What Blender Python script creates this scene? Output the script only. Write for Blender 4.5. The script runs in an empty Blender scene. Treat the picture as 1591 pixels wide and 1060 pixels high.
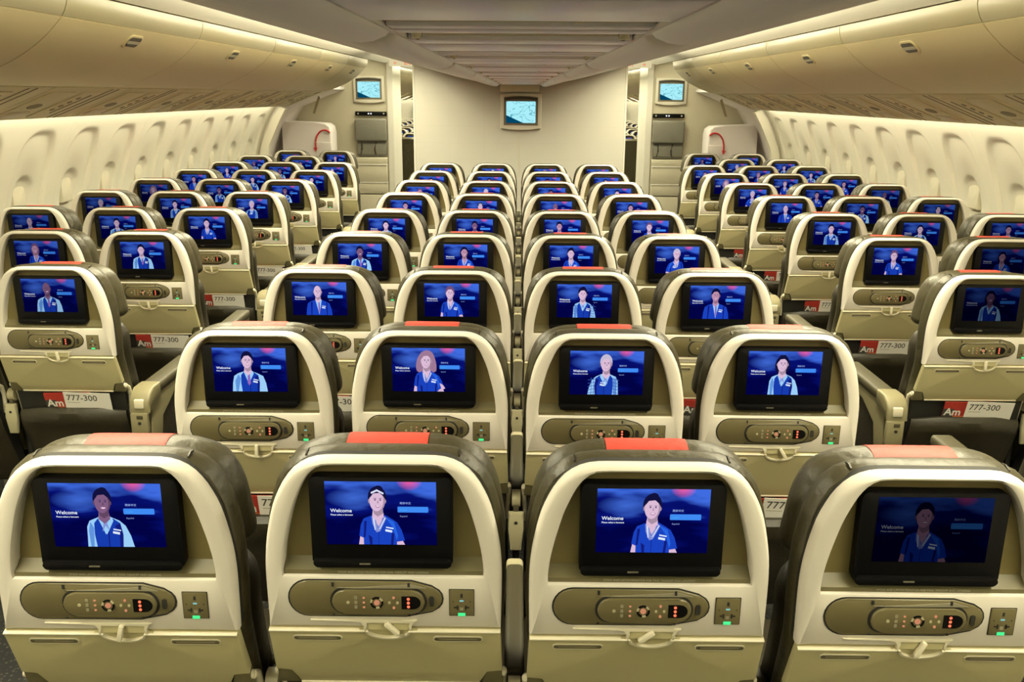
import bpy, bmesh, math, random
from mathutils import Vector, Matrix
random.seed(7)
PI = math.pi
SC = bpy.context.scene
COL = SC.collection
# ------------------------------------------------------------------ camera, world, exposure, main lights
F_PX = 1393.0
CAMZ = 1.75
cam = bpy.data.cameras.new('camera'); cam_o = bpy.data.objects.new('camera', cam); COL.objects.link(cam_o)
cam.sensor_width = 36.0; cam.lens = 36.0 * F_PX / 1591.0
cam.clip_start = 0.02; cam.clip_end = 100
PITCH, YAW, ROLL = math.radians(15.39), math.radians(0.37), math.radians(0.43)
cam_o.rotation_euler = (Matrix.Rotation(YAW, 3, 'Z') @ Matrix.Rotation(PI/2 - PITCH, 3, 'X') @ Matrix.Rotation(ROLL, 3, 'Z')).to_euler()
cam_o.location = (0, 0, CAMZ)
SC.camera = cam_o
SC.view_settings.view_transform = 'Standard'; SC.view_settings.look = 'None'
SC.view_settings.exposure = 0.0; SC.view_settings.gamma = 1.0; SC.view_settings.use_curve_mapping = False
w = bpy.data.worlds.new('world'); SC.world = w; w.use_nodes = True
w.node_tree.nodes['Background'].inputs[0].default_value = (0.9, 0.85, 0.6, 1)
w.node_tree.nodes['Background'].inputs[1].default_value = 0.05
SC.cycles.max_bounces = 8; SC.cycles.diffuse_bounces = 5; SC.cycles.glossy_bounces = 3
SC.cycles.sample_clamp_indirect = 4.0
WARM = (1.0, 0.925, 0.655)
def area(name, loc, direction, sx, sy, power, color=WARM, spread=PI):
    l = bpy.data.lights.new(name, 'AREA'); l.shape = 'RECTANGLE'; l.size = sx; l.size_y = sy
    l.energy = power; l.color = color; l.spread = spread
    o = bpy.data.objects.new(name, l); COL.objects.link(o); o.location = loc
    o.rotation_euler = Vector(direction).to_track_quat('-Z', 'Y').to_euler()
    return o
# aisle cove light strips (above the bins) and window-wall wash strips; the cabin goes on behind the camera
def strip_light(name, x, z, dx, dz, y0, y1, wd, per_m, spread=PI):
    o = area(name, (x, (y0+y1)/2, z), (0, 0, -1), wd, y1-y0, per_m*(y1-y0), spread=spread)
    d = Vector((dx, 0, dz)).normalized(); zz = -d; yv = Vector((0, 1, 0)); xv = yv.cross(zz)
    o.rotation_euler = Matrix((xv, yv, zz)).transposed().to_euler()
for s in (-1, 1):
    for y0, y1, k in ((-3.5, 0.5, .30), (0.5, 4.5, .86), (4.5, 8.8, 1.2), (9.5, 11.9, .55), (12, 18, 1), (18, 26, 1)):  # door-zone section is added, no cove there; it brightens the seats beyond
        strip_light('cove_light_down', s*1.145, 2.105, -s*.10, -1, y0, y1, .09, 24.0*k, math.radians(150))
        strip_light('cove_light_up', s*1.10, 2.085, s*.30, 1, y0, y1, .07, 16.0*max(k, .8))
    for y0, y1 in ((-3.0, 3.0), (3.0, 9.9), (12, 24)):
        strip_light('wall_wash_light', s*2.51, 1.66, s*.42, -1, y0, y1, .03, 4.4)
    area('door_fill', (s*1.75, 10.6, 2.15), (s*.5, 0, -1), .5, .8, 12)  # added fill lamp, brightens the door lining and partition

# ------------------------------------------------------------------ materials
M = {}
def mat(name, col, rough=0.5, metal=0.0, noise=0.0, nscale=40, bump=0.0, bscale=200, spec=0.5, coat=0.0):
    m = bpy.data.materials.new(name); m.use_nodes = True
    nt = m.node_tree; b = nt.nodes['Principled BSDF']
    b.inputs['Base Color'].default_value = (*col, 1); b.inputs['Roughness'].default_value = rough
    b.inputs['Metallic'].default_value = metal; b.inputs['Specular IOR Level'].default_value = spec
    b.inputs['Coat Weight'].default_value = coat
    if noise or bump:
        tc = nt.nodes.new('ShaderNodeTexCoord')
    if noise:
        n = nt.nodes.new('ShaderNodeTexNoise'); n.inputs['Scale'].default_value = nscale; n.inputs['Detail'].default_value = 4
        mx = nt.nodes.new('ShaderNodeMix'); mx.data_type = 'RGBA'
        mx.inputs['A'].default_value = (*[c*(1-noise) for c in col], 1); mx.inputs['B'].default_value = (*[min(1, c*(1+noise)) for c in col], 1)
        nt.links.new(tc.outputs['Object'], n.inputs['Vector']); nt.links.new(n.outputs['Fac'], mx.inputs['Factor'])
        nt.links.new(mx.outputs['Result'], b.inputs['Base Color'])
    if bump:
        n2 = nt.nodes.new('ShaderNodeTexNoise'); n2.inputs['Scale'].default_value = bscale; n2.inputs['Detail'].default_value = 3
        bp = nt.nodes.new('ShaderNodeBump'); bp.inputs['Strength'].default_value = bump; bp.inputs['Distance'].default_value = 0.01
        nt.links.new(tc.outputs['Object'], n2.inputs['Vector']); nt.links.new(n2.outputs['Fac'], bp.inputs['Height'])
        nt.links.new(bp.outputs['Normal'], b.inputs['Normal'])
    M[name] = m; return m
def emit(name, col, strength=1.0, percolor=False):
    m = bpy.data.materials.new(name); m.use_nodes = True; nt = m.node_tree
    nt.nodes.clear(); out = nt.nodes.new('ShaderNodeOutputMaterial'); e = nt.nodes.new('ShaderNodeEmission')
    e.inputs[0].default_value = (*col, 1); e.inputs[1].default_value = strength
    if percolor:   # off-angle dimming of each screen is put into the object's colour
        oi = nt.nodes.new('ShaderNodeObjectInfo'); sp = nt.nodes.new('ShaderNodeSeparateColor'); mu = nt.nodes.new('ShaderNodeMath')
        mu.operation = 'MULTIPLY'; mu.inputs[1].default_value = strength
        nt.links.new(oi.outputs['Color'], sp.inputs[0]); nt.links.new(sp.outputs[0], mu.inputs[0]); nt.links.new(mu.outputs[0], e.inputs[1])
    nt.links.new(e.outputs[0], out.inputs[0]); M[name] = m; return m
mat('shell', (0.69, 0.645, 0.55), 0.52, noise=0.015, nscale=30, bump=0.02, bscale=500)
mat('tray', (0.45, 0.405, 0.215), 0.42, noise=0.02, nscale=60, bump=0.03, bscale=600)
mat('tray_light', (0.68, 0.63, 0.46), 0.4)
mat('recess', (0.135, 0.108, 0.035), 0.55, noise=0.05, nscale=80, bump=0.05, bscale=700)
mat('ledge', (0.115, 0.10, 0.046), 0.45)
mat('pod', (0.110, 0.092, 0.040), 0.42, bump=0.02, bscale=500)
mat('pod_light', (0.24, 0.22, 0.15), 0.35)
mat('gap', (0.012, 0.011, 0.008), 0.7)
mat('black', (0.003, 0.003, 0.003), 0.45, spec=0.12)
mat('leather', (0.038, 0.032, 0.0125), 0.46, noise=0.15, nscale=12, bump=0.35, bscale=40, spec=0.6)
mat('leather_dark', (0.022, 0.018, 0.009), 0.45, noise=0.12, nscale=12, bump=0.15, bscale=90)
mat('pocket', (0.022, 0.018, 0.008), 0.5, noise=0.15, nscale=14, bump=0.15, bscale=60)
mat('red', (0.62, 0.05, 0.03), 0.55, noise=0.06, nscale=20, bump=0.2, bscale=60)
mat('arm', (0.045, 0.038, 0.016), 0.6)
mat('arm_cap', (0.42, 0.385, 0.24), 0.4)
mat('arm_aisle', (0.20, 0.178, 0.095), 0.45)
mat('metal', (0.5, 0.48, 0.4), 0.3, metal=0.8)
mat('bin', (0.64, 0.55, 0.315), 0.38, noise=0.012, nscale=6)
mat('bin_rail', (0.30, 0.265, 0.16), 0.4)
mat('centre_bin', (0.66, 0.64, 0.60), 0.36, noise=0.02, nscale=8)
mat('psu', (0.74, 0.69, 0.46), 0.5, noise=0.03, nscale=15)
mat('latch_dark', (0.05, 0.045, 0.03), 0.5)
mat('psu_dark', (0.27, 0.235, 0.14), 0.6)
mat('cpsu', (0.78, 0.74, 0.82), 0.28)
mat('cpsu_dark', (0.33, 0.285, 0.105), 0.5)
mat('wall', (0.83, 0.80, 0.66), 0.5, noise=0.01, nscale=8)
mat('shade', (0.66, 0.62, 0.48), 0.5)
mat('bulkhead', (0.74, 0.71, 0.57), 0.55)
mat('partition', (0.52, 0.485, 0.36), 0.55, noise=0.02, nscale=20)
mat('partition_light', (0.62, 0.6, 0.52), 0.5)
mat('grey_pad', (0.15, 0.145, 0.115), 0.5, bump=0.15, bscale=50)
mat('net', (0.10, 0.095, 0.075), 0.6)
mat('white_door', (0.80, 0.75, 0.72), 0.45)
mat('red_paint', (0.55, 0.02, 0.03), 0.5)
mat('ceil', (0.88, 0.86, 0.74), 0.55)
mat('paper', (0.78, 0.76, 0.68), 0.6)
mat('ink', (0.05, 0.048, 0.04), 0.6)
mat('mag_red', (0.36, 0.03, 0.02), 0.5)
mat('mag_orange', (0.75, 0.20, 0.05), 0.5)
mat('mon_grey', (0.13, 0.12, 0.08), 0.5)
mat('mark', (0.42, 0.40, 0.30), 0.6)
emit('strip', (1.0, 0.95, 0.74), 1.6)
emit('led_red', (1.0, 0.16, 0.07), 1.6); emit('led_key', (1.0, 0.42, 0.22), 0.55); emit('led_green', (0.08, 0.95, 0.30), 1.0); emit('led_cyan', (0.3, 0.75, 0.75), 0.7)
emit('sign_red', (0.9, 0.18, 0.08), 1.0); emit('sign_back', (1.0, 0.86, 0.50), 0.72); emit('white_led', (0.9, 0.95, 1.0), 1.0)
def grid_mat(name, c1, c2, sx, sz, wdt):
    m = mat(name, c1, 0.55); nt = m.node_tree; b = nt.nodes['Principled BSDF']
    tc = nt.nodes.new('ShaderNodeTexCoord'); mp = nt.nodes.new('ShaderNodeMapping'); mp.inputs['Rotation'].default_value = (PI/2, 0, 0)
    br = nt.nodes.new('ShaderNodeTexBrick'); br.inputs['Color1'].default_value = (*c1, 1); br.inputs['Color2'].default_value = (*c1, 1)
    br.inputs['Mortar'].default_value = (*c2, 1); br.inputs['Scale'].default_value = 1.0; br.offset = 0.0
    br.inputs['Mortar Size'].default_value = wdt; br.inputs['Brick Width'].default_value = sx; br.inputs['Row Height'].default_value = sz
    nt.links.new(tc.outputs['Object'], mp.inputs[0]); nt.links.new(mp.outputs[0], br.inputs[0]); nt.links.new(br.outputs[0], b.inputs['Base Color'])
    return m
grid_mat('bulkhead', (0.50, 0.485, 0.415), (0.47, 0.455, 0.39), 0.35, 0.16, 0.002)
def carpet():
    m = mat('carpet', (0.02, 0.02, 0.02), 0.95); nt = m.node_tree; b = nt.nodes['Principled BSDF']
    tc = nt.nodes.new('ShaderNodeTexCoord'); v = nt.nodes.new('ShaderNodeTexVoronoi'); v.inputs['Scale'].default_value = 70
    r = nt.nodes.new('ShaderNodeValToRGB'); r.color_ramp.elements[0].position = 0.18; r.color_ramp.elements[0].color = (0.045, 0.043, 0.032, 1)
    r.color_ramp.elements[1].position = 0.36; r.color_ramp.elements[1].color = (0.004, 0.004, 0.0045, 1)
    nt.links.new(tc.outputs['Object'], v.inputs['Vector']); nt.links.new(v.outputs['Distance'], r.inputs[0]); nt.links.new(r.outputs[0], b.inputs['Base Color'])
carpet()
# screen picture materials
for n, c in dict(skin_a=(0.72, 0.50, 0.68), skin_b=(0.52, 0.28, 0.42), skin_c=(0.22, 0.11, 0.22), skin_d=(0.10, 0.05, 0.14), hair_black=(0.006, 0.006, 0.05), hair_brown=(0.16, 0.08, 0.20),
                 hair_blond=(0.55, 0.50, 0.66), hair_curl=(0.34, 0.19, 0.30), polo=(0.010, 0.055, 0.52), polo_light=(0.02, 0.13, 0.75), navy=(0.006, 0.012, 0.20), vest=(0.008, 0.045, 0.42), shirt=(0.33, 0.62, 0.93),
                 shirt_shade=(0.12, 0.30, 0.72), tie=(0.28, 0.14, 0.5), scarf=(0.24, 0.30, 0.68), scarf_light=(0.75, 0.78, 0.95), plaid=(0.04, 0.10, 0.45), tag=(0.75, 0.85, 1.0), txt=(0.85, 0.92, 1.0),
                 button=(0.05, 0.26, 0.90), button_text=(0.06, 0.42, 0.85), dimtxt=(0.28, 0.38, 0.75), eye=(0.03, 0.02, 0.10), teeth=(0.9, 0.85, 0.95), lip=(0.42, 0.12, 0.30)).items():
    emit('s_'+n, c, 1.0, True)
    if n.startswith('skin'): emit('s_'+n+'_shade', tuple(q*.55 for q in c), 1.0, True)
def screen_bg():
    m = emit('s_bg', (0, 0, 0), 1.0, True); nt = m.node_tree; e = [n for n in nt.nodes if n.type == 'EMISSION'][0]
    tc = nt.nodes.new('ShaderNodeTexCoord'); mp = nt.nodes.new('ShaderNodeMapping'); mp.inputs['Scale'].default_value = (9, 1, 22); mp.inputs['Rotation'].default_value = (0, 0.25, 0)
    mp.inputs['Location'].default_value = (1.3, 0, 0.6)
    n = nt.nodes.new('ShaderNodeTexNoise'); n.inputs['Scale'].default_value = 1.0; n.inputs['Detail'].default_value = 2.5
    nt.links.new(tc.outputs['Generated'], mp.inputs[0])
    mp.inputs['Scale'].default_value = (1.6, 1, 3.4)
    nt.links.new(mp.outputs[0], n.inputs['Vector'])
    sx = nt.nodes.new('ShaderNodeSeparateXYZ'); nt.links.new(tc.outputs['Generated'], sx.inputs[0])
    ad = nt.nodes.new('ShaderNodeMath'); ad.operation = 'MULTIPLY_ADD'; ad.inputs[1].default_value = 0.42; nt.links.new(sx.outputs['Z'], ad.inputs[0]); nt.links.new(n.outputs['Fac'], ad.inputs[2])
    r = nt.nodes.new('ShaderNodeValToRGB'); el = r.color_ramp.elements
    el[0].position = 0.62; el[0].color = (0.0005, 0.0008, 0.06, 1); el[1].position = 1.05; el[1].color = (0.05, 0.15, 0.75, 1)
    k = el.new(0.82); k.color = (0.002, 0.006, 0.17, 1)
    nt.links.new(ad.outputs[0], r.inputs[0])
    def blob(cx, cz, rx, rz, p):
        mp2 = nt.nodes.new('ShaderNodeMapping'); mp2.inputs['Location'].default_value = (-cx/rx, -0.5, -cz/rz); mp2.inputs['Scale'].default_value = (1/rx, 0.0, 1/rz)
        mp2.inputs['Location'].default_value = (-cx/rx, 0, -cz/rz)
        g = nt.nodes.new('ShaderNodeTexGradient'); g.gradient_type = 'SPHERICAL'
        nt.links.new(tc.outputs['Generated'], mp2.inputs[0]); nt.links.new(mp2.outputs[0], g.inputs[0]); return g
    g1 = blob(0.76, 1.03, 0.12, 0.17, 1); g2 = blob(0.26, 0.74, 0.26, 0.17, 1)
    mx = nt.nodes.new('ShaderNodeMix'); mx.data_type = 'RGBA'; mx.inputs['B'].default_value = (1.0, 0.10, 0.28, 1)
    mx2 = nt.nodes.new('ShaderNodeMix'); mx2.data_type = 'RGBA'; mx2.inputs['B'].default_value = (0.07, 0.20, 0.85, 1)
    h = nt.nodes.new('ShaderNodeMath'); h.operation = 'MULTIPLY'; h.inputs[1].default_value = 0.7; nt.links.new(g2.outputs['Fac'], h.inputs[0])
    nt.links.new(h.outputs[0], mx2.inputs['Factor']); nt.links.new(r.outputs[0], mx2.inputs['A'])
    nt.links.new(g1.outputs['Fac'], mx.inputs['Factor']); nt.links.new(mx2.outputs['Result'], mx.inputs['A'])
    nt.links.new(mx.outputs['Result'], e.inputs[0])
screen_bg()
def map_mat():
    m = emit('map_screen', (0, 0, 0), 1.0); nt = m.node_tree; e = [n for n in nt.nodes if n.type == 'EMISSION'][0]
    tc = nt.nodes.new('ShaderNodeTexCoord')
    n = nt.nodes.new('ShaderNodeTexNoise'); n.inputs['Scale'].default_value = 2.6; n.inputs['Detail'].default_value = 2; n.inputs['Distortion'].default_value = 0.8
    nt.links.new(tc.outputs['Generated'], n.inputs['Vector'])
    mu = nt.nodes.new('ShaderNodeMath'); mu.operation = 'MULTIPLY'; mu.inputs[1].default_value = 5.0; nt.links.new(n.outputs['Fac'], mu.inputs[0])
    fr = nt.nodes.new('ShaderNodeMath'); fr.operation = 'PINGPONG'; fr.inputs[1].default_value = 0.5; nt.links.new(mu.outputs[0], fr.inputs[0])
    r = nt.nodes.new('ShaderNodeValToRGB'); el = r.color_ramp.elements
    el[0].position = 0.0; el[0].color = (0.06, 0.34, 0.45, 1); el[1].position = 0.11; el[1].color = (0.40, 0.86, 0.95, 1)
    nt.links.new(fr.outputs[0], r.inputs[0])
    sx = nt.nodes.new('ShaderNodeSeparateXYZ'); nt.links.new(tc.outputs['Generated'], sx.inputs[0])
    a = nt.nodes.new('ShaderNodeMath'); a.operation = 'MULTIPLY_ADD'; a.inputs[1].default_value = 0.62; nt.links.new(sx.outputs['X'], a.inputs[0]); nt.links.new(sx.outputs['Z'], a.inputs[2])
    lt = nt.nodes.new('ShaderNodeMath'); lt.operation = 'LESS_THAN'; lt.inputs[1].default_value = 0.36; nt.links.new(a.outputs[0], lt.inputs[0])
    mx = nt.nodes.new('ShaderNodeMix'); mx.data_type = 'RGBA'; mx.inputs['B'].default_value = (0.0, 0.06, 0.13, 1)
    nt.links.new(lt.outputs[0], mx.inputs['Factor']); nt.links.new(r.outputs[0], mx.inputs['A']); nt.links.new(mx.outputs['Result'], e.inputs[0])
map_mat()

# ------------------------------------------------------------------ mesh helpers
class MB:
    def __init__(s): s.v = []; s.f = []; s.m = []; s.mats = []
    def mi(s, name):
        if name not in s.mats: s.mats.append(name)
        return s.mats.index(name)
    def add(s, vs, fs, m):
        o = len(s.v); k = s.mi(m); s.v += [tuple(p) for p in vs]
        for f in fs: s.f.append(tuple(i+o for i in f)); s.m.append(k)
    def box(s, x0, x1, y0, y1, z0, z1, m, bev=0.0, seg=2, T=None):
        bm = bmesh.new(); bmesh.ops.create_cube(bm, size=1)
        for v in bm.verts: v.co = Vector(((x0+x1)/2+v.co.x*(x1-x0), (y0+y1)/2+v.co.y*(y1-y0), (z0+z1)/2+v.co.z*(z1-z0)))
        if bev > 0:
            bev = min(bev, 0.49*min(x1-x0, y1-y0, z1-z0))
            bmesh.ops.bevel(bm, geom=bm.edges[:], offset=bev, segments=seg, profile=0.5, affect='EDGES')
        s.bm(bm, m, T)
    def bm(s, bm, m, T=None):
        bm.verts.index_update(); vs = [(T @ v.co) if T is not None else v.co.copy() for v in bm.verts]
        s.add(vs, [[v.index for v in f.verts] for f in bm.faces], m); bm.free()
    def prism(s, pts, d0, d1, m, axis='y', bev=0.0, T=None, seg=2):
        """outline pts (a,b) extruded along axis: y -> (a, d, b); x -> (d, a, b); z -> (a, b, d)"""
        bm = bmesh.new()
        def P(a, b, d): return {'y': (a, d, b), 'x': (d, a, b), 'z': (a, b, d)}[axis]
        A = [bm.verts.new(P(a, b, d0)) for a, b in pts]; B = [bm.verts.new(P(a, b, d1)) for a, b in pts]; n = len(pts)
        bm.faces.new(A); bm.faces.new(B[::-1])
        for i in range(n): bm.faces.new((A[i], B[i], B[(i+1) % n], A[(i+1) % n]))
        if bev > 0:
            rim = [e for e in bm.edges if (e.verts[0] in A) == (e.verts[1] in A)]
            bmesh.ops.bevel(bm, geom=rim, offset=bev, segments=seg, profile=0.5, affect='EDGES')
        bmesh.ops.recalc_face_normals(bm, faces=bm.faces[:])
        s.bm(bm, m, T)
    def loft(s, loops, m, cap0=False, cap1=False, close=True):
        n = len(loops[0]); vs = [p for L in loops for p in L]; fs = []
        for k in range(len(loops)-1):
            for i in range(n if close else n-1):
                j = (i+1) % n; fs.append((k*n+i, k*n+j, (k+1)*n+j, (k+1)*n+i))
        if cap0: fs.append(tuple(range(n))[::-1])
        if cap1: fs.append(tuple((len(loops)-1)*n+i for i in range(n)))
        s.add(vs, fs, m)
    def tube(s, pts, r, m, n=10, cap=True):
        loops = []; pts = [Vector(p) for p in pts]
        for i, p in enumerate(pts):
            t = (pts[min(i+1, len(pts)-1)]-pts[max(i-1, 0)]).normalized()
            a = t.cross(Vector((0, 0, 1)));
            if a.length < 0.1: a = t.cross(Vector((1, 0, 0)))
            a.normalize(); b = t.cross(a)
            rr = r[i] if isinstance(r, (list, tuple)) else r
            loops.append([p+a*rr*math.cos(2*PI*k/n)+b*rr*math.sin(2*PI*k/n) for k in range(n)])
        s.loft(loops, m, cap, cap)
    def flat(s, pts, y, m): s.add([(x, y, z) for x, z in pts], [tuple(range(len(pts)))], m)
    def mesh(s, name, smooth=True):
        me = bpy.data.meshes.new(name); me.from_pydata(s.v, [], s.f)
        for n in s.mats: me.materials.append(M[n])
        me.polygons.foreach_set('material_index', s.m)
        me.update()
        bm = bmesh.new(); bm.from_mesh(me); bmesh.ops.recalc_face_normals(bm, faces=bm.faces[:]) ; bm.to_mesh(me); bm.free()
        if smooth:
            me.polygons.foreach_set('use_smooth', [True]*len(me.polygons)); me.set_sharp_from_angle(angle=math.radians(42))
        return me
    def build(s, name, parent=None, smooth=True, loc=None):
        return link(name, s.mesh(name, smooth), parent, loc)
def link(name, me, parent=None, loc=None):
    o = bpy.data.objects.new(name, me); COL.objects.link(o)
    if parent is not None: o.parent = parent
    if loc is not None: o.location = loc
    return o
def tag(o, label=None, cat=None, group=None, kind=None):
    if label: o['label'] = label
    if cat: o['category'] = cat
    if group: o['group'] = group
    if kind: o['kind'] = kind
    return o
def empty(name, loc=(0, 0, 0)):
    o = bpy.data.objects.new(name, None); COL.objects.link(o); o.location = loc; o.empty_display_size = 0.1; return o
KIDS = {}
def copy_tree(o, parent=None):
    c = o.copy(); COL.objects.link(c)
    if parent is not None: c.parent = parent
    for ch in KIDS.get(o, []): KIDS.setdefault(c, []).append(copy_tree(ch, c))
    return c
def catmull(pts, n=6):
    out = []
    for i in range(len(pts)-1):
        p0 = Vector(pts[max(i-1, 0)]); p1 = Vector(pts[i]); p2 = Vector(pts[i+1]); p3 = Vector(pts[min(i+2, len(pts)-1)])
        for k in range(n):
            t = k/n
            out.append(0.5*((2*p1)+(-p0+p2)*t+(2*p0-5*p1+4*p2-p3)*t*t+(-p0+3*p1-3*p2+p3)*t**3))
    out.append(Vector(pts[-1])); return out
def resample(pts, n):
    L = [0.0]
    for a, b in zip(pts, pts[1:]): L.append(L[-1]+(Vector(b)-Vector(a)).length)
    out = []; j = 0
    for k in range(n+1):
        d = L[-1]*k/n
        while j < len(L)-2 and L[j+1] < d: j += 1
        t = (d-L[j])/max(1e-9, L[j+1]-L[j]); out.append(Vector(pts[j]).lerp(Vector(pts[j+1]), min(1, max(0, t))))
    return out
_tx = {}
def text_geo(s, size, align='LEFT', weight=0.0):
    k = (s, size, align, weight)
    if k in _tx: return _tx[k]
    cu = bpy.data.curves.new('t', 'FONT'); cu.body = s; cu.size = size; cu.align_x = align; cu.resolution_u = 3; cu.offset = weight
    o = bpy.data.objects.new('t', cu); COL.objects.link(o)
    dg = bpy.context.evaluated_depsgraph_get(); dg.update()
    me = bpy.data.meshes.new_from_object(o.evaluated_get(dg))
    g = ([(v.co.x, v.co.y) for v in me.vertices], [tuple(p.vertices) for p in me.polygons])
    bpy.data.objects.remove(o); bpy.data.curves.remove(cu); bpy.data.meshes.remove(me)
    _tx[k] = g; return g
def put_text(mb, s, size, x, y, z, m, align='LEFT', weight=0.0, T=None):
    vs, fs = text_geo(s, size, align, weight)
    P = [Vector((x+a, y, z+b)) for a, b in vs]
    if T is not None: P = [T @ p for p in P]
    mb.add(P, fs, m)

# ------------------------------------------------------------------ seat outlines (x half-profile, z)
OUT = [(0, 1.1595), (.06, 1.1595), (.095, 1.159), (.115, 1.1555), (.133, 1.148), (.149, 1.136), (.163, 1.119), (.174, 1.100), (.186, 1.072), (.194, 1.042), (.200, 1.012), (.204, .983), (.206, .95), (.206, .90), (.205, .838)]
INN = [(0, 1.1475), (.05, 1.1475), (.088, 1.147), (.104, 1.1435), (.117, 1.134), (.127, 1.121), (.137, 1.102), (.149, 1.073), (.158, 1.042), (.1655, 1.012), (.171, .983), (.174, .955), (.174, .942)]
NS, NB = 30, 8
def full_loop(half, zb=None, ex=0.0, ez=0.0):
    pts = [Vector((x, z)) for x, z in half]
    side = resample(catmull(pts, 6), NS)
    zb_ = side[-1].y; base = [Vector((side[-1].x*(1-k/NB), zb_)) for k in range(1, NB+1)]
    R = side + base                       # top centre -> bottom centre (right side)
    Lh = [Vector((-p.x, p.y)) for p in R[1:-1]][::-1]
    return R + Lh                         # closed
def offset_loop(loop, d):
    n = len(loop); out = []
    for i in range(n):
        t = loop[(i+1) % n]-loop[i-1]; nn = Vector((t.y, -t.x))
        nn = nn.normalized() if nn.length > 1e-9 else Vector((0, 0))
        # loop runs clockwise seen from -y (top -> right -> bottom): outward normal is (-)(t rotated)
        out.append(loop[i]-nn*d*-1 if False else loop[i]+Vector((-t.y, t.x)).normalized()*d)
    return out
def L3(loop, y, lean=False):
    return [Vector((p.x, y+(max(0, .838-p.y)*.37 if lean else 0), p.y)) for p in loop]
O_ = full_loop(OUT); I_ = full_loop(INN)

def seat_shell():
    mb = MB()
    def mixl(t): return [a.lerp(b, t) for a, b in zip(O_, I_)]
    loops = [L3(offset_loop(O_, -.004), .03), L3(O_, .016), L3(O_, .006), L3(offset_loop(O_, -.0015), .000), L3(offset_loop(O_, -.004), -.004), L3(offset_loop(O_, -.008), -.007)]
    # flat bottom shelf: keep crest shape on arch, flatter near bottom
    loops += [L3(offset_loop(I_, .005), -.0075), L3(offset_loop(I_, .002), -.0062), L3(offset_loop(I_, .0006), -.003), L3(I_, .002), L3(offset_loop(I_, -.0005), .022)]
    mb.loft(loops, 'shell')
    mb.loft([L3(offset_loop(O_, -.0008), .014), L3(offset_loop(O_, -.0005), .019), L3(offset_loop(O_, -.0005), .034), L3(offset_loop(O_, -.006), .036)], 'gap')
    return mb.mesh('back_shell')
def seat_recess():
    mb = MB(); L = offset_loop(I_, .003); mb.add(L3(L, .021), [tuple(range(len(L)))], 'recess')
    mb.prism([(.0205, .966), (.012, .957), (.0, .9495), (.0, .938), (.0205, .938)], -.1735, .1735, 'ledge', axis='x')
    return mb.mesh('screen_recess')
def seat_notice():
    mb = MB(); 
    T = Matrix.Translation((0, -.0006, .9445)) @ Matrix.Rotation(math.radians(0), 4, 'X')
    put_text(mb, 'STOW AND LATCH MONITOR FOR TAXI, TAKEOFF AND LANDING', .0052, 0, 0, 0, 'mark', 'CENTER', T=T)
    return mb.mesh('printed_notice', False)
def rrect(x0, x1, z0, z1, r, n=5):
    pts = []
    for cx, cz, a0 in ((x1-r, z1-r, 0), (x0+r, z1-r, 90), (x0+r, z0+r, 180), (x1-r, z0+r, 270)):
        for k in range(n+1):
            a = math.radians(a0+90*k/n); pts.append((cx+r*math.cos(a), cz+r*math.sin(a)))
    return pts
def seat_monitor():
    mb = MB()
    mb.prism(rrect(-.1215, .1215, .958, 1.126, .012), -.002, .020, 'black', bev=.002)
    mb.prism(rrect(-.119, .119, .9585, .9745, .006), -.0075, 0, 'black', bev=.002)
    mb.prism(rrect(-.0095-.03, .0095-.03, .9645, .9675, .0012), -.0082, -.007, 'mon_grey')
    return mb.mesh('monitor')
SX, SZ0, SZ1 = .0945, 1.0005, 1.118
YS = -.0024
def seat_glass():
    mb = MB(); mb.flat([(-SX, SZ0), (SX, SZ0), (SX, SZ1), (-SX, SZ1)], YS, 's_bg'); return mb.mesh('display', False)
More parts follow.
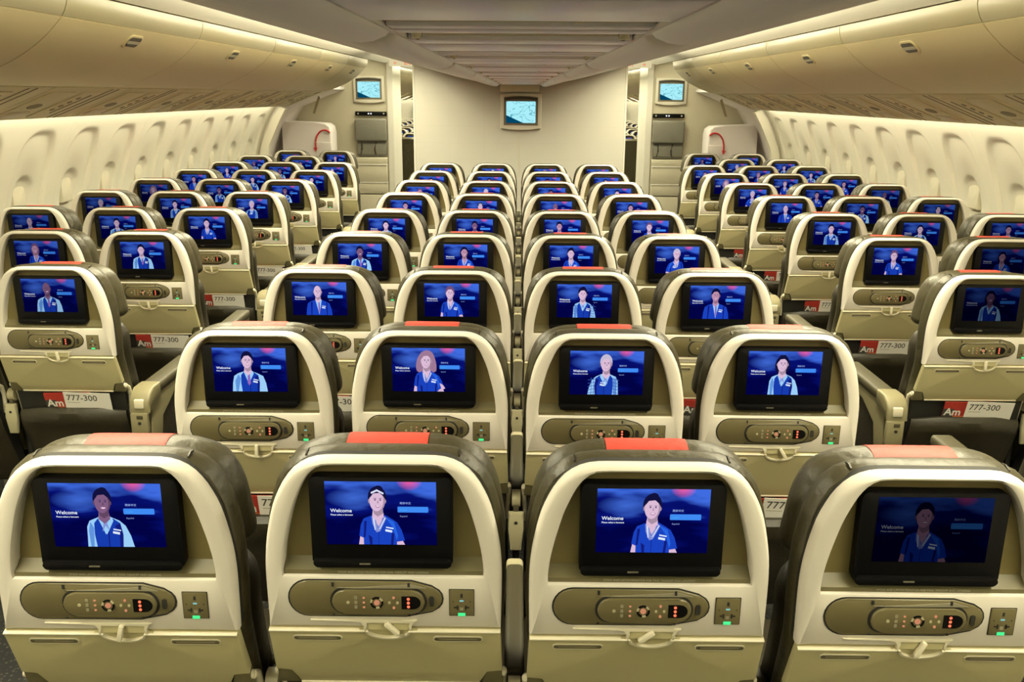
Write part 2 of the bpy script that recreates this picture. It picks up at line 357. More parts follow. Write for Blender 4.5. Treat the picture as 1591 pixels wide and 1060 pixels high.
def screen_picture(p):
    """the picture on a display: greeting, language list and a crew member"""
    mb = MB(); layer = [1]
    def poly(pts, m, smooth=False):
        if smooth: pts = [tuple(q) for q in catmull(pts+[pts[0]], 4)][:-1]
        y = YS-.00006*layer[0]; layer[0] += 1
        P = [(-SX+min(1.785, max(.005, x))/1.79*2*SX, SZ1-min(.997, max(.003, v))*(SZ1-SZ0)) for x, v in pts]
        mb.flat(P, y, 's_'+m)
    def ell(cx, cy, rx, ry, m, a0=0, a1=360, n=22):
        poly([(cx+rx*math.cos(math.radians(a0+(a1-a0)*k/n)), cy+ry*math.sin(math.radians(a0+(a1-a0)*k/n))) for k in range(n+(0 if a1-a0 == 360 else 1))], m)
    dx = p.get('dx', 0); mir = p.get('flip', False)
    def X(pts): return [((.86-(x-.86) if mir else x)+dx, y) for x, y in pts]
    top = p['top']; skin = 'skin_'+p['skin']; hair = p['hair']; hc = 'hair_'+p.get('hc', 'black')
    hx, hy = .84, .29
    if mir: hx = .88
    hx += dx
    if hair == 'curly':
        poly([(hx-.12, .10), (hx, .05), (hx+.14, .09), (hx+.22, .25), (hx+.25, .45), (hx+.19, .55), (hx-.16, .56), (hx-.25, .46), (hx-.22, .25)], hc, True)
    if hair == 'long': ell(hx, hy+.05, .165, .25, hc)
    if hair == 'hood': ell(hx, hy+.03, .18, .23, hc)
    if hair == 'bun': ell(hx+.02, hy-.17, .075, .06, hc)
    if hair in ('bun', 'short', 'crop'): ell(hx, hy-.042, .150, .178, hc)
    body = [(.74, .53), (.60, .585), (.55, .68), (.54, .85), (.53, 1.0), (1.28, 1.0), (1.24, .82), (1.17, .66), (1.08, .58), (.96, .53), (.86, .57)]
    man = p.get('man', False)
    if man: body = [(.76, .53), (.60, .58), (.50, .64), (.46, .80), (.44, 1.0), (1.30, 1.0), (1.27, .80), (1.21, .64), (1.08, .58), (.94, .53)]
    if top in ('vest', 'plaid'):
        poly(X(body), 'shirt'); poly(X([(body[1][0]+.01, .60), (body[2][0]+.02, .75), (body[2][0]+.03, 1), (body[2][0]+.08, 1), (.66, .7)]), 'shirt_shade')
        if top == 'plaid':
            for k in range(5):
                yy = .66+.075*k
                poly(X([(.52, yy), (.70, yy-.03), (.70, yy-.018), (.52, yy+.012)]), 'plaid'); poly(X([(1.08, yy-.03), (1.28, yy), (1.28, yy+.012), (1.08, yy-.018)]), 'plaid')
            for xx in (.58, .64, 1.13, 1.19): poly(X([(xx, .60), (xx+.012, .60), (xx+.01, 1), (xx-.002, 1)]), 'plaid')
        poly(X([(.74, .545), (.67, .62), (.66, .80), (.68, 1.0), (1.10, 1.0), (1.12, .80), (1.09, .62), (.98, .545), (.90, .72), (.84, .80)]), 'vest')
        poly(X([(.88, .72), (.90, .72), (.885, 1.0), (.87, 1.0)]), 'navy'); poly(X([(1.00, .66), (1.09, .62), (1.12, .80), (1.10, 1.0), (1.05, 1.0), (1.06, .80)]), 'navy')
        poly(X([(.745, .52), (.95, .52), (.985, .58), (.86, .80)]), 'shirt')
        if man: poly(X([(.835, .565), (.885, .565), (.90, .80), (.86, .86), (.82, .80)]), 'tie')
        else: poly(X([(.77, .54), (.93, .54), (.88, .62), (.91, .74), (.85, .66), (.79, .76), (.82, .62)]), 'scarf')
    elif top == 'suit':
        poly(X(body), 'polo'); poly(X([(.75, .53), (.96, .53), (.93, .70), (.87, .98), (.80, .72)]), 'shirt'); poly(X([(.84, .57), (.885, .57), (.905, .85), (.875, .95), (.845, .85)]), 'tie')
        poly(X([(.60, .60), (.66, .60), (.63, 1.0), (.60, 1.0)]), 'navy'); poly(X([(1.10, .62), (1.14, .62), (1.14, 1.0), (1.11, 1.0)]), 'navy')
    else:
        poly(X([(.56, .78), (.52, 1.0), (.62, 1.0), (.64, .80)]), skin); poly(X([(1.16, .78), (1.26, .98), (1.27, 1.0), (1.12, 1.0)]), skin)
        b2 = [(.74, .53), (.61, .58), (.56, .68), (.53, .86), (.60, .89), (.60, 1.0), (1.14, 1.0), (1.14, .95), (1.27, .93), (1.22, .76), (1.15, .64), (1.06, .58), (.95, .52), (.86, .57)]
        poly(X(b2), 'polo'); poly(X([(.96, .56), (1.10, .63), (1.16, .85), (1.14, .93), (1.08, .72)]), 'polo_light'); poly(X([(.62, .62), (.66, .62), (.63, .88), (.60, .88)]), 'navy'); poly(X([(.845, .76), (.853, .76), (.85, 1.0), (.842, 1.0)]), 'navy'); poly(X([(1.06, .80), (1.10, .82), (1.08, 1.0), (1.04, 1.0)]), 'navy'); poly(X([(.68, .84), (.74, .88), (.74, 1.0), (.70, 1.0)]), 'navy')
        if p.get('hip'):
            poly(X([(1.16, .80), (1.24, .84), (1.30, .92), (1.16, 1.0), (1.10, 1.0), (1.20, .92)]), skin)
        poly(X([(.75, .50), (.94, .50), (.86, .74)]), skin)
        poly(X([(.74, .55), (.80, .56), (.84, .74), (.81, .80), (.75, .66)]), 'scarf'); poly(X([(.76, .57), (.785, .57), (.80, .76), (.785, .76)]), 'scarf_light')
        poly(X([(.95, .54), (.98, .57), (.87, .78), (.82, .80), (.85, .70)]), 'scarf'); poly(X([(.955, .56), (.965, .575), (.87, .75), (.86, .74)]), 'scarf_light')
    poly([(hx-.07, .40), (hx+.08, .40), (hx+.10, .555), (hx, .63), (hx-.09, .555)], skin)
    if top != 'suit' or True:
        tx = (1.02 if not mir else .80)+dx
        poly([(tx-.05, .705), (tx+.07, .725), (tx+.07, .745), (tx-.05, .725)], 'tag'); poly([(tx-.06, .745), (tx+.05, .765), (tx+.045, .80), (tx-.065, .78)], 'tag')
    poly([(hx-.07, .43), (hx+.09, .43), (hx+.085, .50), (hx+.0, .545), (hx-.06, .50)], skin+'_shade')
    ell(hx, hy, .128, .182, skin+'_shade')
    for q in (-1, 1): ell(hx+q*.128, hy+.01, .018, .035, skin+'_shade', n=10)
    ell(hx-.012, hy-.004, .112, .174, skin)
    if hair != 'bald':
        # hairline over the forehead
        poly([(hx-.138, hy-.02), (hx-.132, hy-.13), (hx-.066, hy-.205), (hx+.055, hy-.21), (hx+.132, hy-.13), (hx+.142, hy-.0), (hx+.10, hy-.07), (hx+.04, hy-.12), (hx-.06, hy-.11), (hx-.10, hy-.06)], hc)
    if hair == 'bun' and p.get('band'):
        poly([(hx-.10, hy-.13), (hx, hy-.175), (hx+.11, hy-.12), (hx+.10, hy-.095), (hx, hy-.145), (hx-.09, hy-.105)], 'scarf_light')
    for s in (-1, 1):
        ell(hx+.01+s*.043, hy-.01, .016, .010, 'eye', n=8); poly([(hx+.01+s*.043-.022, hy-.038), (hx+.01+s*.043+.022, hy-.040), (hx+.01+s*.043+.022, hy-.032), (hx+.01+s*.043-.022, hy-.030)], 'eye')
    poly([(hx-.004, hy+.042), (hx+.026, hy+.042), (hx+.014, hy-.02)], skin+'_shade')
    ell(hx+.01, hy+.075, .045, .035, 'lip', 0, 180, 10); ell(hx+.01, hy+.079, .036, .018, 'teeth', 0, 180, 10)
    y = YS-.0012
    U = lambda x: -SX+x/1.79*2*SX
    V = lambda v: SZ1-v*(SZ1-SZ0)
    put_text(mb, 'Welcome', .0092, U(.08), y, V(.48), 's_txt', weight=.00012)
    put_text(mb, 'Please select a language', .0040, U(.08), y, V(.532), 's_txt', weight=.00008)
    mb.flat([(x, z) for x, z in rrect(U(1.165), U(1.66), V(.475), V(.385), .0016, 3)], y, 's_button')
    put_text(mb, 'English', .0046, U(1.20), y-.0001, V(.445), 's_button_text')
    put_text(mb, '\u7b80\u4f53\u4e2d\u6587', .0048, U(1.20), y, V(.345), 's_dimtxt', weight=.00008)
    put_text(mb, 'Espa\u00f1ol', .0042, U(1.20), y, V(.548), 's_dimtxt')
    return mb.mesh('screen_picture', False)

def pod_outline(g=0.0):
    pts = []; x0, x1, z0, z1 = -.1645, .1045, .866, .934
    r = (z1-z0)/2; cz = (z0+z1)/2
    for k in range(13):
        a = PI/2+PI*k/12; pts.append((x0+r+(r+g)*math.cos(a), cz+(r+g)*math.sin(a)))
    pts += [(.040, z0-g), (.085, z0+.010-g)]
    for k in range(7):
        a = -PI/2.6+2*(PI/2.6)*k/6; pts.append((.082+(.021+g)*math.cos(a), cz+(.022+g)*math.sin(a)))
    pts += [(.085, z1-.010+g), (.050, z1+g)]
    return pts
def seat_pod():
    mb = MB()
    mb.prism(pod_outline(.0022), -.0085, .0, 'gap')
    mb.prism(pod_outline(-.0002), -.0105, .0, 'pod', bev=.0025)
    # sunken cradle round the handset
    mb.prism(rrect(-.0925, .0762, .8708, .9222, .0245, 6), -.0112, -.009, 'gap')
    mb.prism([(-.085, .9215), (-.03, .9235), (.03, .9275), (.048, .9295), (.075, .9215), (.05, .9215), (0, .921), (-.05, .9205)], -.0118, -.0095, 'pod_light')
    for x in (-.087, .045):
        mb.box(x-.002, x+.002, -.0125, -.010, .9245, .932, 'gap'); mb.box(x-.002, x+.002, -.0125, -.010, .867, .870, 'gap')
    mb.prism(rrect(.0805, .0885, .887, .906, .003), -.0125, -.010, 'gap')
    return mb.mesh('handset_cradle')
def seat_handset():
    mb = MB(); cz = .8965
    mb.prism(rrect(-.0885, .0725, cz-.0225, cz+.0225, .022, 7), -.0165, -.0105, 'pod', bev=.003, seg=3)
    y = -.0171
    mb.prism([(.0325, cz-.0125), (.0325, cz+.0125)]+[(.0525+.0135*math.cos(a), cz+.0125*math.sin(a)) for a in [PI/2-PI*k/8 for k in range(9)]], y, -.016, 'black')
    for k in (-1, 0, 1):
        mb.prism([(.0445+.0027*math.cos(a), cz+k*.0075+.0027*math.sin(a)) for a in [2*PI*i/8 for i in range(8)]], y-.0005, -.0165, 'led_red')
        mb.prism([(-.0330+.0028*math.cos(a)*.8, cz+k*.0092+.8*.0024*math.sin(a)) for a in [2*PI*i/8 for i in range(8)]], y-.0003, -.0165, 'led_key')
        mb.prism(rrect(-.0495, -.0445, cz+k*.0090-.003, cz+k*.0090+.003, .001, 2), y-.0001, -.0165, 'pod_light')
    n = 18
    for k in range(n):
        a0, a1 = 2*PI*k/n, 2*PI*(k+1)/n; c = -.0105
        q = [(c+R*math.cos(a), cz+R*math.sin(a)) for R, a in ((.0115, a0), (.0115, a1), (.0082, a1), (.0082, a0))]
        mb.prism(q, y-.0008, -.0165, 'arm_cap' if k % 6 in (1, 2) else 'black')
    mb.prism([(-.0105+.0052*math.cos(a), cz+.0052*math.sin(a)) for a in [2*PI*i/12 for i in range(12)]], y-.0006, -.0165, 'led_key')
    mb.prism([(-.0605+.003*math.cos(a), cz+.003*math.sin(a)) for a in [2*PI*i/8 for i in range(8)]], y-.0003, -.0165, 'arm_cap')
    for dx, dz, mm in ((0, .0098, 'led_key'), (0, -.0098, 'led_key'), (-.0075, 0, 'arm_cap'), (.0065, 0, 'arm_cap')):
        mb.prism([(.0190+dx+.0024*math.cos(a), cz+dz+.0028*math.sin(a)) for a in [2*PI*i/8 for i in range(8)]], y-.0003, -.0165, mm)
    return mb.mesh('handset')
def seat_outlet():
    mb = MB(); x0, x1, z0, z1 = .1155, .1575, .868, .918; cx = (x0+x1)/2
    mb.prism(rrect(x0-.001, x1+.001, z0-.001, z1+.001, .001, 2), -.0085, 0, 'gap')
    mb.prism(rrect(x0, x1, z0, z1, .0015, 2), -.0095, 0, 'pod', bev=.0008)
    y = -.0098
    mb.box(cx-.002, cx+.002, y, -.009, .9035, .911, 'gap'); mb.box(cx-.0035, cx+.0035, y, -.009, .8955, .8985, 'led_cyan')
    for s in (-1, 1):
        mb.box(cx+s*.0095-.004, cx+s*.0095+.004, y, -.009, .8825, .8855, 'gap'); mb.box(cx+s*.0072-.0015, cx+s*.0072+.0015, y, -.009, .8795, .888, 'gap')
        mb.box(cx+s*.015-.001, cx+s*.015+.001, y, -.009, .8945, .8965, 'gap')
    mb.box(cx-.003, cx+.003, y, -.009, .878, .884, 'pod_light')
    mb.box(cx-.0065, cx+.0065, y-.0006, -.009, .8672, .8735, 'led_green', bev=.001)
    return mb.mesh('power_outlet')
# tray lives in a frame hinged at z=.838, leaning forward towards the bottom
TT = Matrix.Translation((0, -.004, .838)) @ Matrix.Rotation(math.radians(20.3), 4, 'X')
TLEN = .1505
def seat_tray():
    mb = MB(); h = TLEN
    pts = [(-.2045, 0), (-.033, 0), (-.030, -.007), (-.020, -.0165), (.0065-.0, -.0205), (.033, -.0165), (.043, -.007), (.046, 0), (.2045, 0), (.2075, -h+.036), (.184, -h+.036), (.178, -h+.034), (.166, -h), (-.166, -h), (-.178, -h+.034), (-.184, -h+.036), (-.2075, -h+.036)]
    mb.prism(pts, -.006, .014, 'tray', T=TT, bev=.0016)
    # bright top lip
    mb.box(-.2045, -.034, -.008, .0, -.0035, .0005, 'tray_light', bev=.0012, T=TT); mb.box(.046, .2045, -.008, .0, -.0035, .0005, 'tray_light', bev=.0012, T=TT)
    mb.box(-.166, .166, -.0085, .012, -h-.0045, -h+.0005, 'tray_light', bev=.0015, T=TT)
    # curved lip under the latch
    arc = [(.0065+.0395*math.cos(a), -.0215*math.sin(a)) for a in [PI*k/14 for k in range(15)]]
    arc2 = [(.0065+.0355*math.cos(a), -.0178*math.sin(a)) for a in [PI*k/14 for k in range(15)]]
    mb.prism(arc+arc2[::-1], -.0085, .0, 'tray_light', T=TT)
    mb.prism(arc2, -.002, .006, 'tray', T=TT)
    return mb.mesh('tray_table')
def seat_tray_labels(s):
    mb = MB(); x0, x1 = (-.164, -.076) if s < 0 else (.085, .173)
    mb.prism(rrect(x0, x1, -.0268, -.0126, .0068, 5), -.0075, -.003, 'tray_light', T=TT)
    mb.prism(rrect(x0+.0022, x1-.0022, -.0242, -.0152, .0040, 5), -.0078, -.003, 'ledge', T=TT)
    mb.box(x0+.010, x1-.010, -.0080, -.003, -.0208, -.0182, 'psu_dark', T=TT)
    return mb.mesh('placard')
def seat_tray_arm(s):
    mb = MB(); h = TLEN
    a = [(s*.186, -h+.033), (s*.206, -h+.033), (s*.209, -h-.006), (s*.1680, -h-.006), (s*.1795, -h+.031)]
    mb.prism(a, -.004, .016, 'ledge', T=TT, bev=.0015)
    mb.tube([TT @ Vector((s*.205, .006, -h+.018)), TT @ Vector((s*.2125, .006, -h+.018))], .0085, 'tray_light', 12)
    p = TT @ Vector((s*.2075, .006, -h+.018))
    mb.tube([p, p+Vector((0, .025, -.016)), p+Vector((0, .038, -.05)), p+Vector((s*-.006, .043, -.12))], [.0085, .0085, .008, .0075], 'tray_light', 10)
    return mb.mesh('tray_arm')
def seat_latch_plate():
    mb = MB()
    pts = [(-.045, .838), (-.033, .8395), (-.030, .846), (-.034, .856), (.047, .856), (.043, .846), (.046, .8395), (.058, .838)]
    mb.prism(pts, -.0090, .0, 'tray')
    mb.prism([(-.13, .8575), (.058, .8575), (.052, .8545), (.047, .8465), (.048, .838), (.044, .838), (.043, .846), (.046, .8535), (-.032, .8535), (-.030, .846), (-.033, .838), (-.037, .838), (-.035, .846), (-.040, .8535), (-.05, .8548)], -.0112, -.003, 'tray_light', bev=.0008)
    return mb.mesh('latch_recess')
def seat_lever():
    mb = MB(); mb.prism(rrect(-.0045, .0045, -.027, .005, .003, 4), -.009, .0, 'tray_light', bev=.0018); return mb.mesh('latch_lever')
def cushion_half(k=1.0):
    return [(0, 1.1595), (.06, 1.1595), (.10, 1.158), (.125, 1.154), (.147, 1.145), (.165, 1.132), (.179, 1.113), (.190, 1.088), (.199, 1.055), (.206, 1.015), (.209, .96), (.209, .88), (.203, .76), (.200, .66), (.199, .40)]
def seat_cushion_back():
    mb = MB(); C = full_loop(cushion_half())
    mb.loft([L3(offset_loop(C, -.02), .022, True), L3(offset_loop(C, -.006), .026, True), L3(C, .036, True), L3(offset_loop(C, .0025), .052, True), L3(C, .068, True), L3(offset_loop(C, -.008), .076, True), L3(offset_loop(C, -.02), .078, True)], 'leather', True, True)
    # seat-back front bolster, darker
    C2 = full_loop([(x*1.0, z if z < .85 else .85+(z-.85)*.32) for x, z in cushion_half()])
    mb.loft([L3(offset_loop(C2, -.012), .070, True), L3(offset_loop(C2, .001), .085, True), L3(offset_loop(C2, .004), .12, True), L3(offset_loop(C2, -.012), .150, True), L3(offset_loop(C2, -.05), .162, True)], 'leather_dark', True, True)
    return mb.mesh('back_cushion')
def seat_seam(s):
    mb = MB(); x = s*.130
    mb.prism([(.034, 1.1525), (.047, 1.1565), (.060, 1.1540), (.060, 1.1500), (.047, 1.1520), (.034, 1.1490)], *sorted((x, x+s*.0028)), 'leather_dark', axis='x')
    return mb.mesh('stitching')
def head_half():
    return [(0, 1.1525), (.06, 1.1525), (.10, 1.1505), (.125, 1.145), (.150, 1.135), (.170, 1.120), (.184, 1.098), (.196, 1.066), (.204, 1.02), (.209, .985), (.206, .968), (.19, .960)]
HL = full_loop(head_half())
def head_loops(e=0.0):
    return [L3(offset_loop(HL, -.022+e), .080-e), L3(offset_loop(HL, -.010+e), .082-e), L3(offset_loop(HL, -.001+e), .092), L3(offset_loop(HL, .003+e), .110), L3(offset_loop(HL, .002+e), .130), L3(offset_loop(HL, -.006+e), .152), L3(offset_loop(HL, -.022+e), .164+e)]
def seat_headrest():
    mb = MB(); mb.loft(head_loops(), 'leather', True, True)
    # wing fold on each side
    return mb.mesh('headrest')
def seat_red():
    mb = MB(); L = head_loops(.0012); idx = [i for i, p in enumerate(HL) if abs(p.x) < .074 and p.y > 1.1]
    idx = sorted(idx, key=lambda i: HL[i].x)
    x0, x1 = -.072, .072; rows = []
    for lp in L[0:7]:
        row = []
        for t in range(9):
            x = x0+(x1-x0)*t/8
            # interpolate z on the loop at this x
            pts = sorted([lp[i] for i in range(len(lp)) if lp[i].z > 1.08], key=lambda q: q.x)
            zz = pts[0].z
            for a, b in zip(pts, pts[1:]):
                if a.x <= x <= b.x: zz = a.z+(b.z-a.z)*(x-a.x)/max(1e-9, b.x-a.x)
            row.append(Vector((x, lp[0].y, zz)))
        rows.append(row)
    rows.insert(0, [p+Vector((0, 0, -.10)) for p in rows[0]]); rows.append([p+Vector((0, 0, -.12)) for p in rows[-1]])
    mb.loft(rows, 'red', close=False)
    return mb.mesh('red_panel')
def seat_pan():
    mb = MB(); mb.box(-.205, .205, .26, .70, .385, .455, 'leather_dark', bev=.028, seg=4); mb.box(-.205, .205, .24, .68, .34, .39, 'gap', bev=.01)
    return mb.mesh('seat_cushion')
def seat_legs(s):
    mb = MB(); mb.tube([(s*.15, .62, .34), (s*.15, .60, .012)], .016, 'metal'); mb.tube([(s*.15, .36, .34), (s*.15, .26, .012)], .014, 'metal')
    mb.box(s*.15-.02, s*.15+.02, .22, .66, 0, .016, 'metal', bev=.004)
    return mb.mesh('leg')
def seat_pocket():
    mb = MB()
    # cross-wise loft of the sagging top band and pocket body, rear face towards -y
    def row(z, yb, xh, bul):
        return [Vector((xh*t, yb-bul*math.cos(t*PI/2)**.7 if abs(t) < 1 else yb, z-(.018*max(0, abs(t)-.55)/.45 if z > .55 else 0))) for t in [i/8 for i in range(-8, 9)]]
    r = [row(.628, .075, .195, .030), row(.630, .060, .195, .036), row(.615, .055, .198, .044), row(.575, .062, .200, .050), row(.565, .066, .200, .046), row(.50, .085, .20, .052), row(.40, .125, .20, .045), row(.30, .165, .19, .03), row(.29, .20, .19, .0)]
    mb.loft(r, 'pocket', close=False)
    return mb.mesh('literature_pocket')
def seat_back_panel():
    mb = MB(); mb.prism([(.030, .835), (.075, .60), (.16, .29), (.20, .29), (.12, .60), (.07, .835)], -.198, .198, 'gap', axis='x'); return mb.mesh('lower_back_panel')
def arm_mesh(aisle=False, s=-1):
    mb = MB()
    if not aisle:
        mb.box(-.0195, .0195, .118, .525, .650, .684, 'arm', bev=.010, seg=3)
        mb.box(-.0200, .0200, .515, .548, .642, .686, 'arm_cap', bev=.010, seg=3)
        mb.tube([(-.012, .085, .664), (.012, .085, .664)], .024, 'arm_cap', 16)
        mb.box(-.012, .012, .095, .13, .645, .676, 'arm', bev=.006)
        mb.prism([(-.021, .635), (.021, .635), (.021, .585), (.015, .520), (-.015, .520), (-.021, .585)], .050, .068, 'arm_cap', bev=.005)
        mb.box(-.008, .008, .06, .12, .60, .65, 'arm', bev=.004)
        mb.tube([(0, .0492, .605), (0, .052, .605)], .005, 'gap', 10)
        mb.box(-.017, .017, .13, .50, .620, .652, 'arm', bev=.006)
        mb.box(-.010, .010, .14, .34, .30, .625, 'gap', bev=.004)
    else:
        o = s*.022; a, b = o-.036, o+.036
        mb.box(a, b, .150, .545, .650, .690, 'arm', bev=.013, seg=3)
        mb.prism([(.050, .605), (.045, .650), (.065, .678), (.10, .694), (.165, .693), (.165, .640), (.10, .625)], a-.002, b+.002, 'arm_aisle', axis='x', bev=.008, seg=3)
        mb.box(o-.018, o+.018, .042, .075, .625, .66, 'tray_light', bev=.004)
        mb.box(a, b-.008, .040, .062, .505, .608, 'arm_aisle', bev=.005)
        mb.tube([(o-.002, .037, .57), (o-.002, .045, .57)], .006, 'gap', 10); mb.box(o-.012, o+.012, .0385, .045, .585, .60, 'arm', bev=.002)
        mb.prism([(.09, .650), (.53, .652), (.53, .630), (.30, .615), (.17, .56), (.13, .40), (.09, .40), (.07, .52)], a+.004, b-.004, 'arm_aisle', axis='x', bev=.004)
        mb.prism([(.09, .645), (.50, .640), (.49, .60), (.42, .53), (.34, .44), (.30, .30), (.12, .30), (.08, .52)], a+.010, b-.010, 'leather_dark', axis='x', bev=.006)
    return mb.mesh('armrest')
ME = dict(back_shell=seat_shell(), screen_recess=seat_recess(), printed_notice=seat_notice(), monitor=seat_monitor(), display=seat_glass(), handset_cradle=seat_pod(), handset=seat_handset(),
          power_outlet=seat_outlet(), tray_table=seat_tray(), pl_l=seat_tray_labels(-1), pl_r=seat_tray_labels(1), arm_l=seat_tray_arm(-1), arm_r=seat_tray_arm(1), latch_recess=seat_latch_plate(), latch_lever=seat_lever(),
          back_cushion=seat_cushion_back(), seam_l=seat_seam(-1), seam_r=seat_seam(1), headrest=seat_headrest(), red_panel=seat_red(), seat_cushion=seat_pan(), leg_l=seat_legs(-1), leg_r=seat_legs(1),
          literature_pocket=seat_pocket(), lower_back_panel=seat_back_panel(), armrest=arm_mesh(), aisle_l=arm_mesh(True, -1), aisle_r=arm_mesh(True, 1))
PEOPLE = dict(
    a1=dict(top='vest', skin='c', hair='bun'), b1=dict(top='polo', skin='a', hair='bun', band=True), c1=dict(top='polo', skin='a', hair='bun', dx=.04), d1=dict(top='polo', skin='b', hair='short', dx=-.1),
    a2=dict(top='vest', skin='a', hair='short', man=True), b2=dict(top='polo', skin='a', hair='curly', hc='curl', hip=True), c2=dict(top='plaid', skin='a', hair='crop', hc='blond', flip=True), d2=dict(top='vest', skin='a', hair='hood'),
    l3=dict(top='vest', skin='c', hair='bald', man=True), a3=dict(top='suit', skin='a', hair='bald', man=True), b3=dict(top='polo', skin='a', hair='short', hc='brown'), c3=dict(top='plaid', skin='a', hair='bun'),
    d3=dict(top='suit', skin='b', hair='short', man=True), r3=dict(top='vest', skin='c', hair='hood'), a4=dict(top='vest', skin='c', hair='crop', man=True, dx=.05), b4=dict(top='polo', skin='b', hair='hood'),
    d4=dict(top='polo', skin='a', hair='crop', hc='blond', flip=True), m4=dict(top='polo', skin='b', hair='long', hc='brown'))
PIC = {k: screen_picture(v) for k, v in PEOPLE.items()}
WHO = dict(a1='a woman in a vest', b1='a smiling woman with headband', c1='a woman with dark bun', d1='a woman', a2='a man in vest and tie', b2='a curly haired woman', c2='a blonde woman in plaid sleeves', d2='a dark haired person in vest',
           l3='a bald man in vest', a3='a bald man in suit', b3='a brown haired woman', c3='a woman in plaid sleeves', d3='a man in suit', r3='a dim figure in vest', a4='a bearded man', b4='a dark curly haired woman', d4='a blonde woman', m4='a long haired woman')

def add(root, name, me, loc=None, parent=None):
    p = parent if parent is not None else root
    o = link(name, me, p, loc); KIDS.setdefault(p, []).append(o); return o
def make_seat(detail):
    r = empty('airliner_seat')
    add(r, 'back_cushion', ME['back_cushion']); 
    hr = add(r, 'headrest', ME['headrest']); rp = add(r, 'red_panel', ME['red_panel'], parent=hr); rp['label'] = 'red stitched panel on top of headrest'
    add(r, 'back_shell', ME['back_shell']); rc = add(r, 'screen_recess', ME['screen_recess'])
    mo = add(r, 'monitor', ME['monitor'])
    add(r, 'display', ME['display'], parent=mo); add(r, 'screen_picture', PIC['a1'], parent=mo)
    cr = add(r, 'handset_cradle', ME['handset_cradle']); add(r, 'handset', ME['handset'], parent=cr)
    add(r, 'power_outlet', ME['power_outlet'])
    tr = add(r, 'tray_table', ME['tray_table'])
    add(r, 'latch_recess', ME['latch_recess']); lv = add(r, 'latch_lever', ME['latch_lever'], loc=(.0065, -.0105, .8515))
    add(r, 'tray_arm', ME['arm_l']); add(r, 'tray_arm', ME['arm_r'])
    add(r, 'seat_cushion', ME['seat_cushion']); add(r, 'leg', ME['leg_l']); add(r, 'leg', ME['leg_r'])
    add(r, 'lower_back_panel', ME['lower_back_panel']); add(r, 'literature_pocket', ME['literature_pocket'])
    if detail:
        add(r, 'printed_notice', ME['printed_notice'], parent=rc)
        add(r, 'placard', ME['pl_l'], parent=tr); add(r, 'placard', ME['pl_r'], parent=tr)
        add(r, 'stitching', ME['seam_l'], parent=KIDS[r][0]); add(r, 'stitching', ME['seam_r'], parent=KIDS[r][0])
    return r
proto = {True: make_seat(True), False: make_seat(False)}
used = {True: False, False: False}
def place_seat(x, y, z, detail, who, bright, label, group, lever=0.0, arms=('l',), rotz=0.0, rotx=0.0):
    if not used[detail]: o = proto[detail]; 
    else: o = copy_tree(proto[detail])
    used[detail] = True
    for c in KIDS[o]:
        if c.name.startswith('monitor'):
            for g in KIDS[c]:
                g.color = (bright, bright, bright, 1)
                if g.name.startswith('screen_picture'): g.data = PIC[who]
        if c.name.startswith('latch_lever'): c.rotation_euler = (0, lever, 0)
    for c in [c for c in KIDS[o] if c.name.startswith('armrest')]:
        KIDS[o].remove(c); bpy.data.objects.remove(c)
    o.location = (x, y, z); o.rotation_euler = (rotx, 0, rotz)
    for a in arms:
        me = ME['aisle_'+a.lower()] if a.isupper() else ME['armrest']
        add(o, 'armrest', me, loc=((-.23 if a.lower() == 'l' else .23), 0, 0))
    tag(o, label, 'seat', group)
    return o
# make every copy before armrests exist on the prototype: arms are added after copying, so strip handled above
PIT, SP, Y1 = .8254, .46, 1.396
ROW = ['nearest', 'second', 'third', 'fourth', 'fifth', 'sixth', 'seventh', 'eighth', 'ninth', 'tenth', 'eleventh']
def Y(n): return Y1+PIT*(n-1)
keys = list(PEOPLE)
near = {('C', 1, 0): 'a1', ('C', 1, 1): 'b1', ('C', 1, 2): 'c1', ('C', 1, 3): 'd1', ('C', 2, 0): 'a2', ('C', 2, 1): 'b2', ('C', 2, 2): 'c2', ('C', 2, 3): 'd2',
        ('C', 3, 0): 'a3', ('C', 3, 1): 'b3', ('C', 3, 2): 'c3', ('C', 3, 3): 'd3', ('C', 4, 0): 'a4', ('C', 4, 1): 'b4', ('C', 4, 2): 'c1', ('C', 4, 3): 'd4',
        ('L', 3, 0): 'l3', ('L', 4, 0): 'a2', ('L', 4, 1): 'm4', ('L', 5, 0): 'c1', ('L', 5, 1): 'a2', ('R', 3, 0): 'r3', ('R', 4, 0): 'b3', ('R', 4, 1): 'b4', ('R', 5, 0): 'c3'}
dy = {('C', 1, 0): -.018, ('C', 1, 2): -.018, ('C', 1, 3): -.040, ('C', 2, 0): -.014, ('C', 2, 2): -.012, ('C', 3, 2): -.005}
lev = {('C', 1, 0): .25, ('C', 1, 1): -.80, ('C', 1, 2): .95, ('C', 1, 3): .45, ('C', 2, 0): .05, ('C', 2, 1): 0, ('C', 2, 2): .5, ('C', 2, 3): -.55}
CPOS = ['left outer seat', 'left middle seat', 'right middle seat', 'right outer seat']
magazines = []
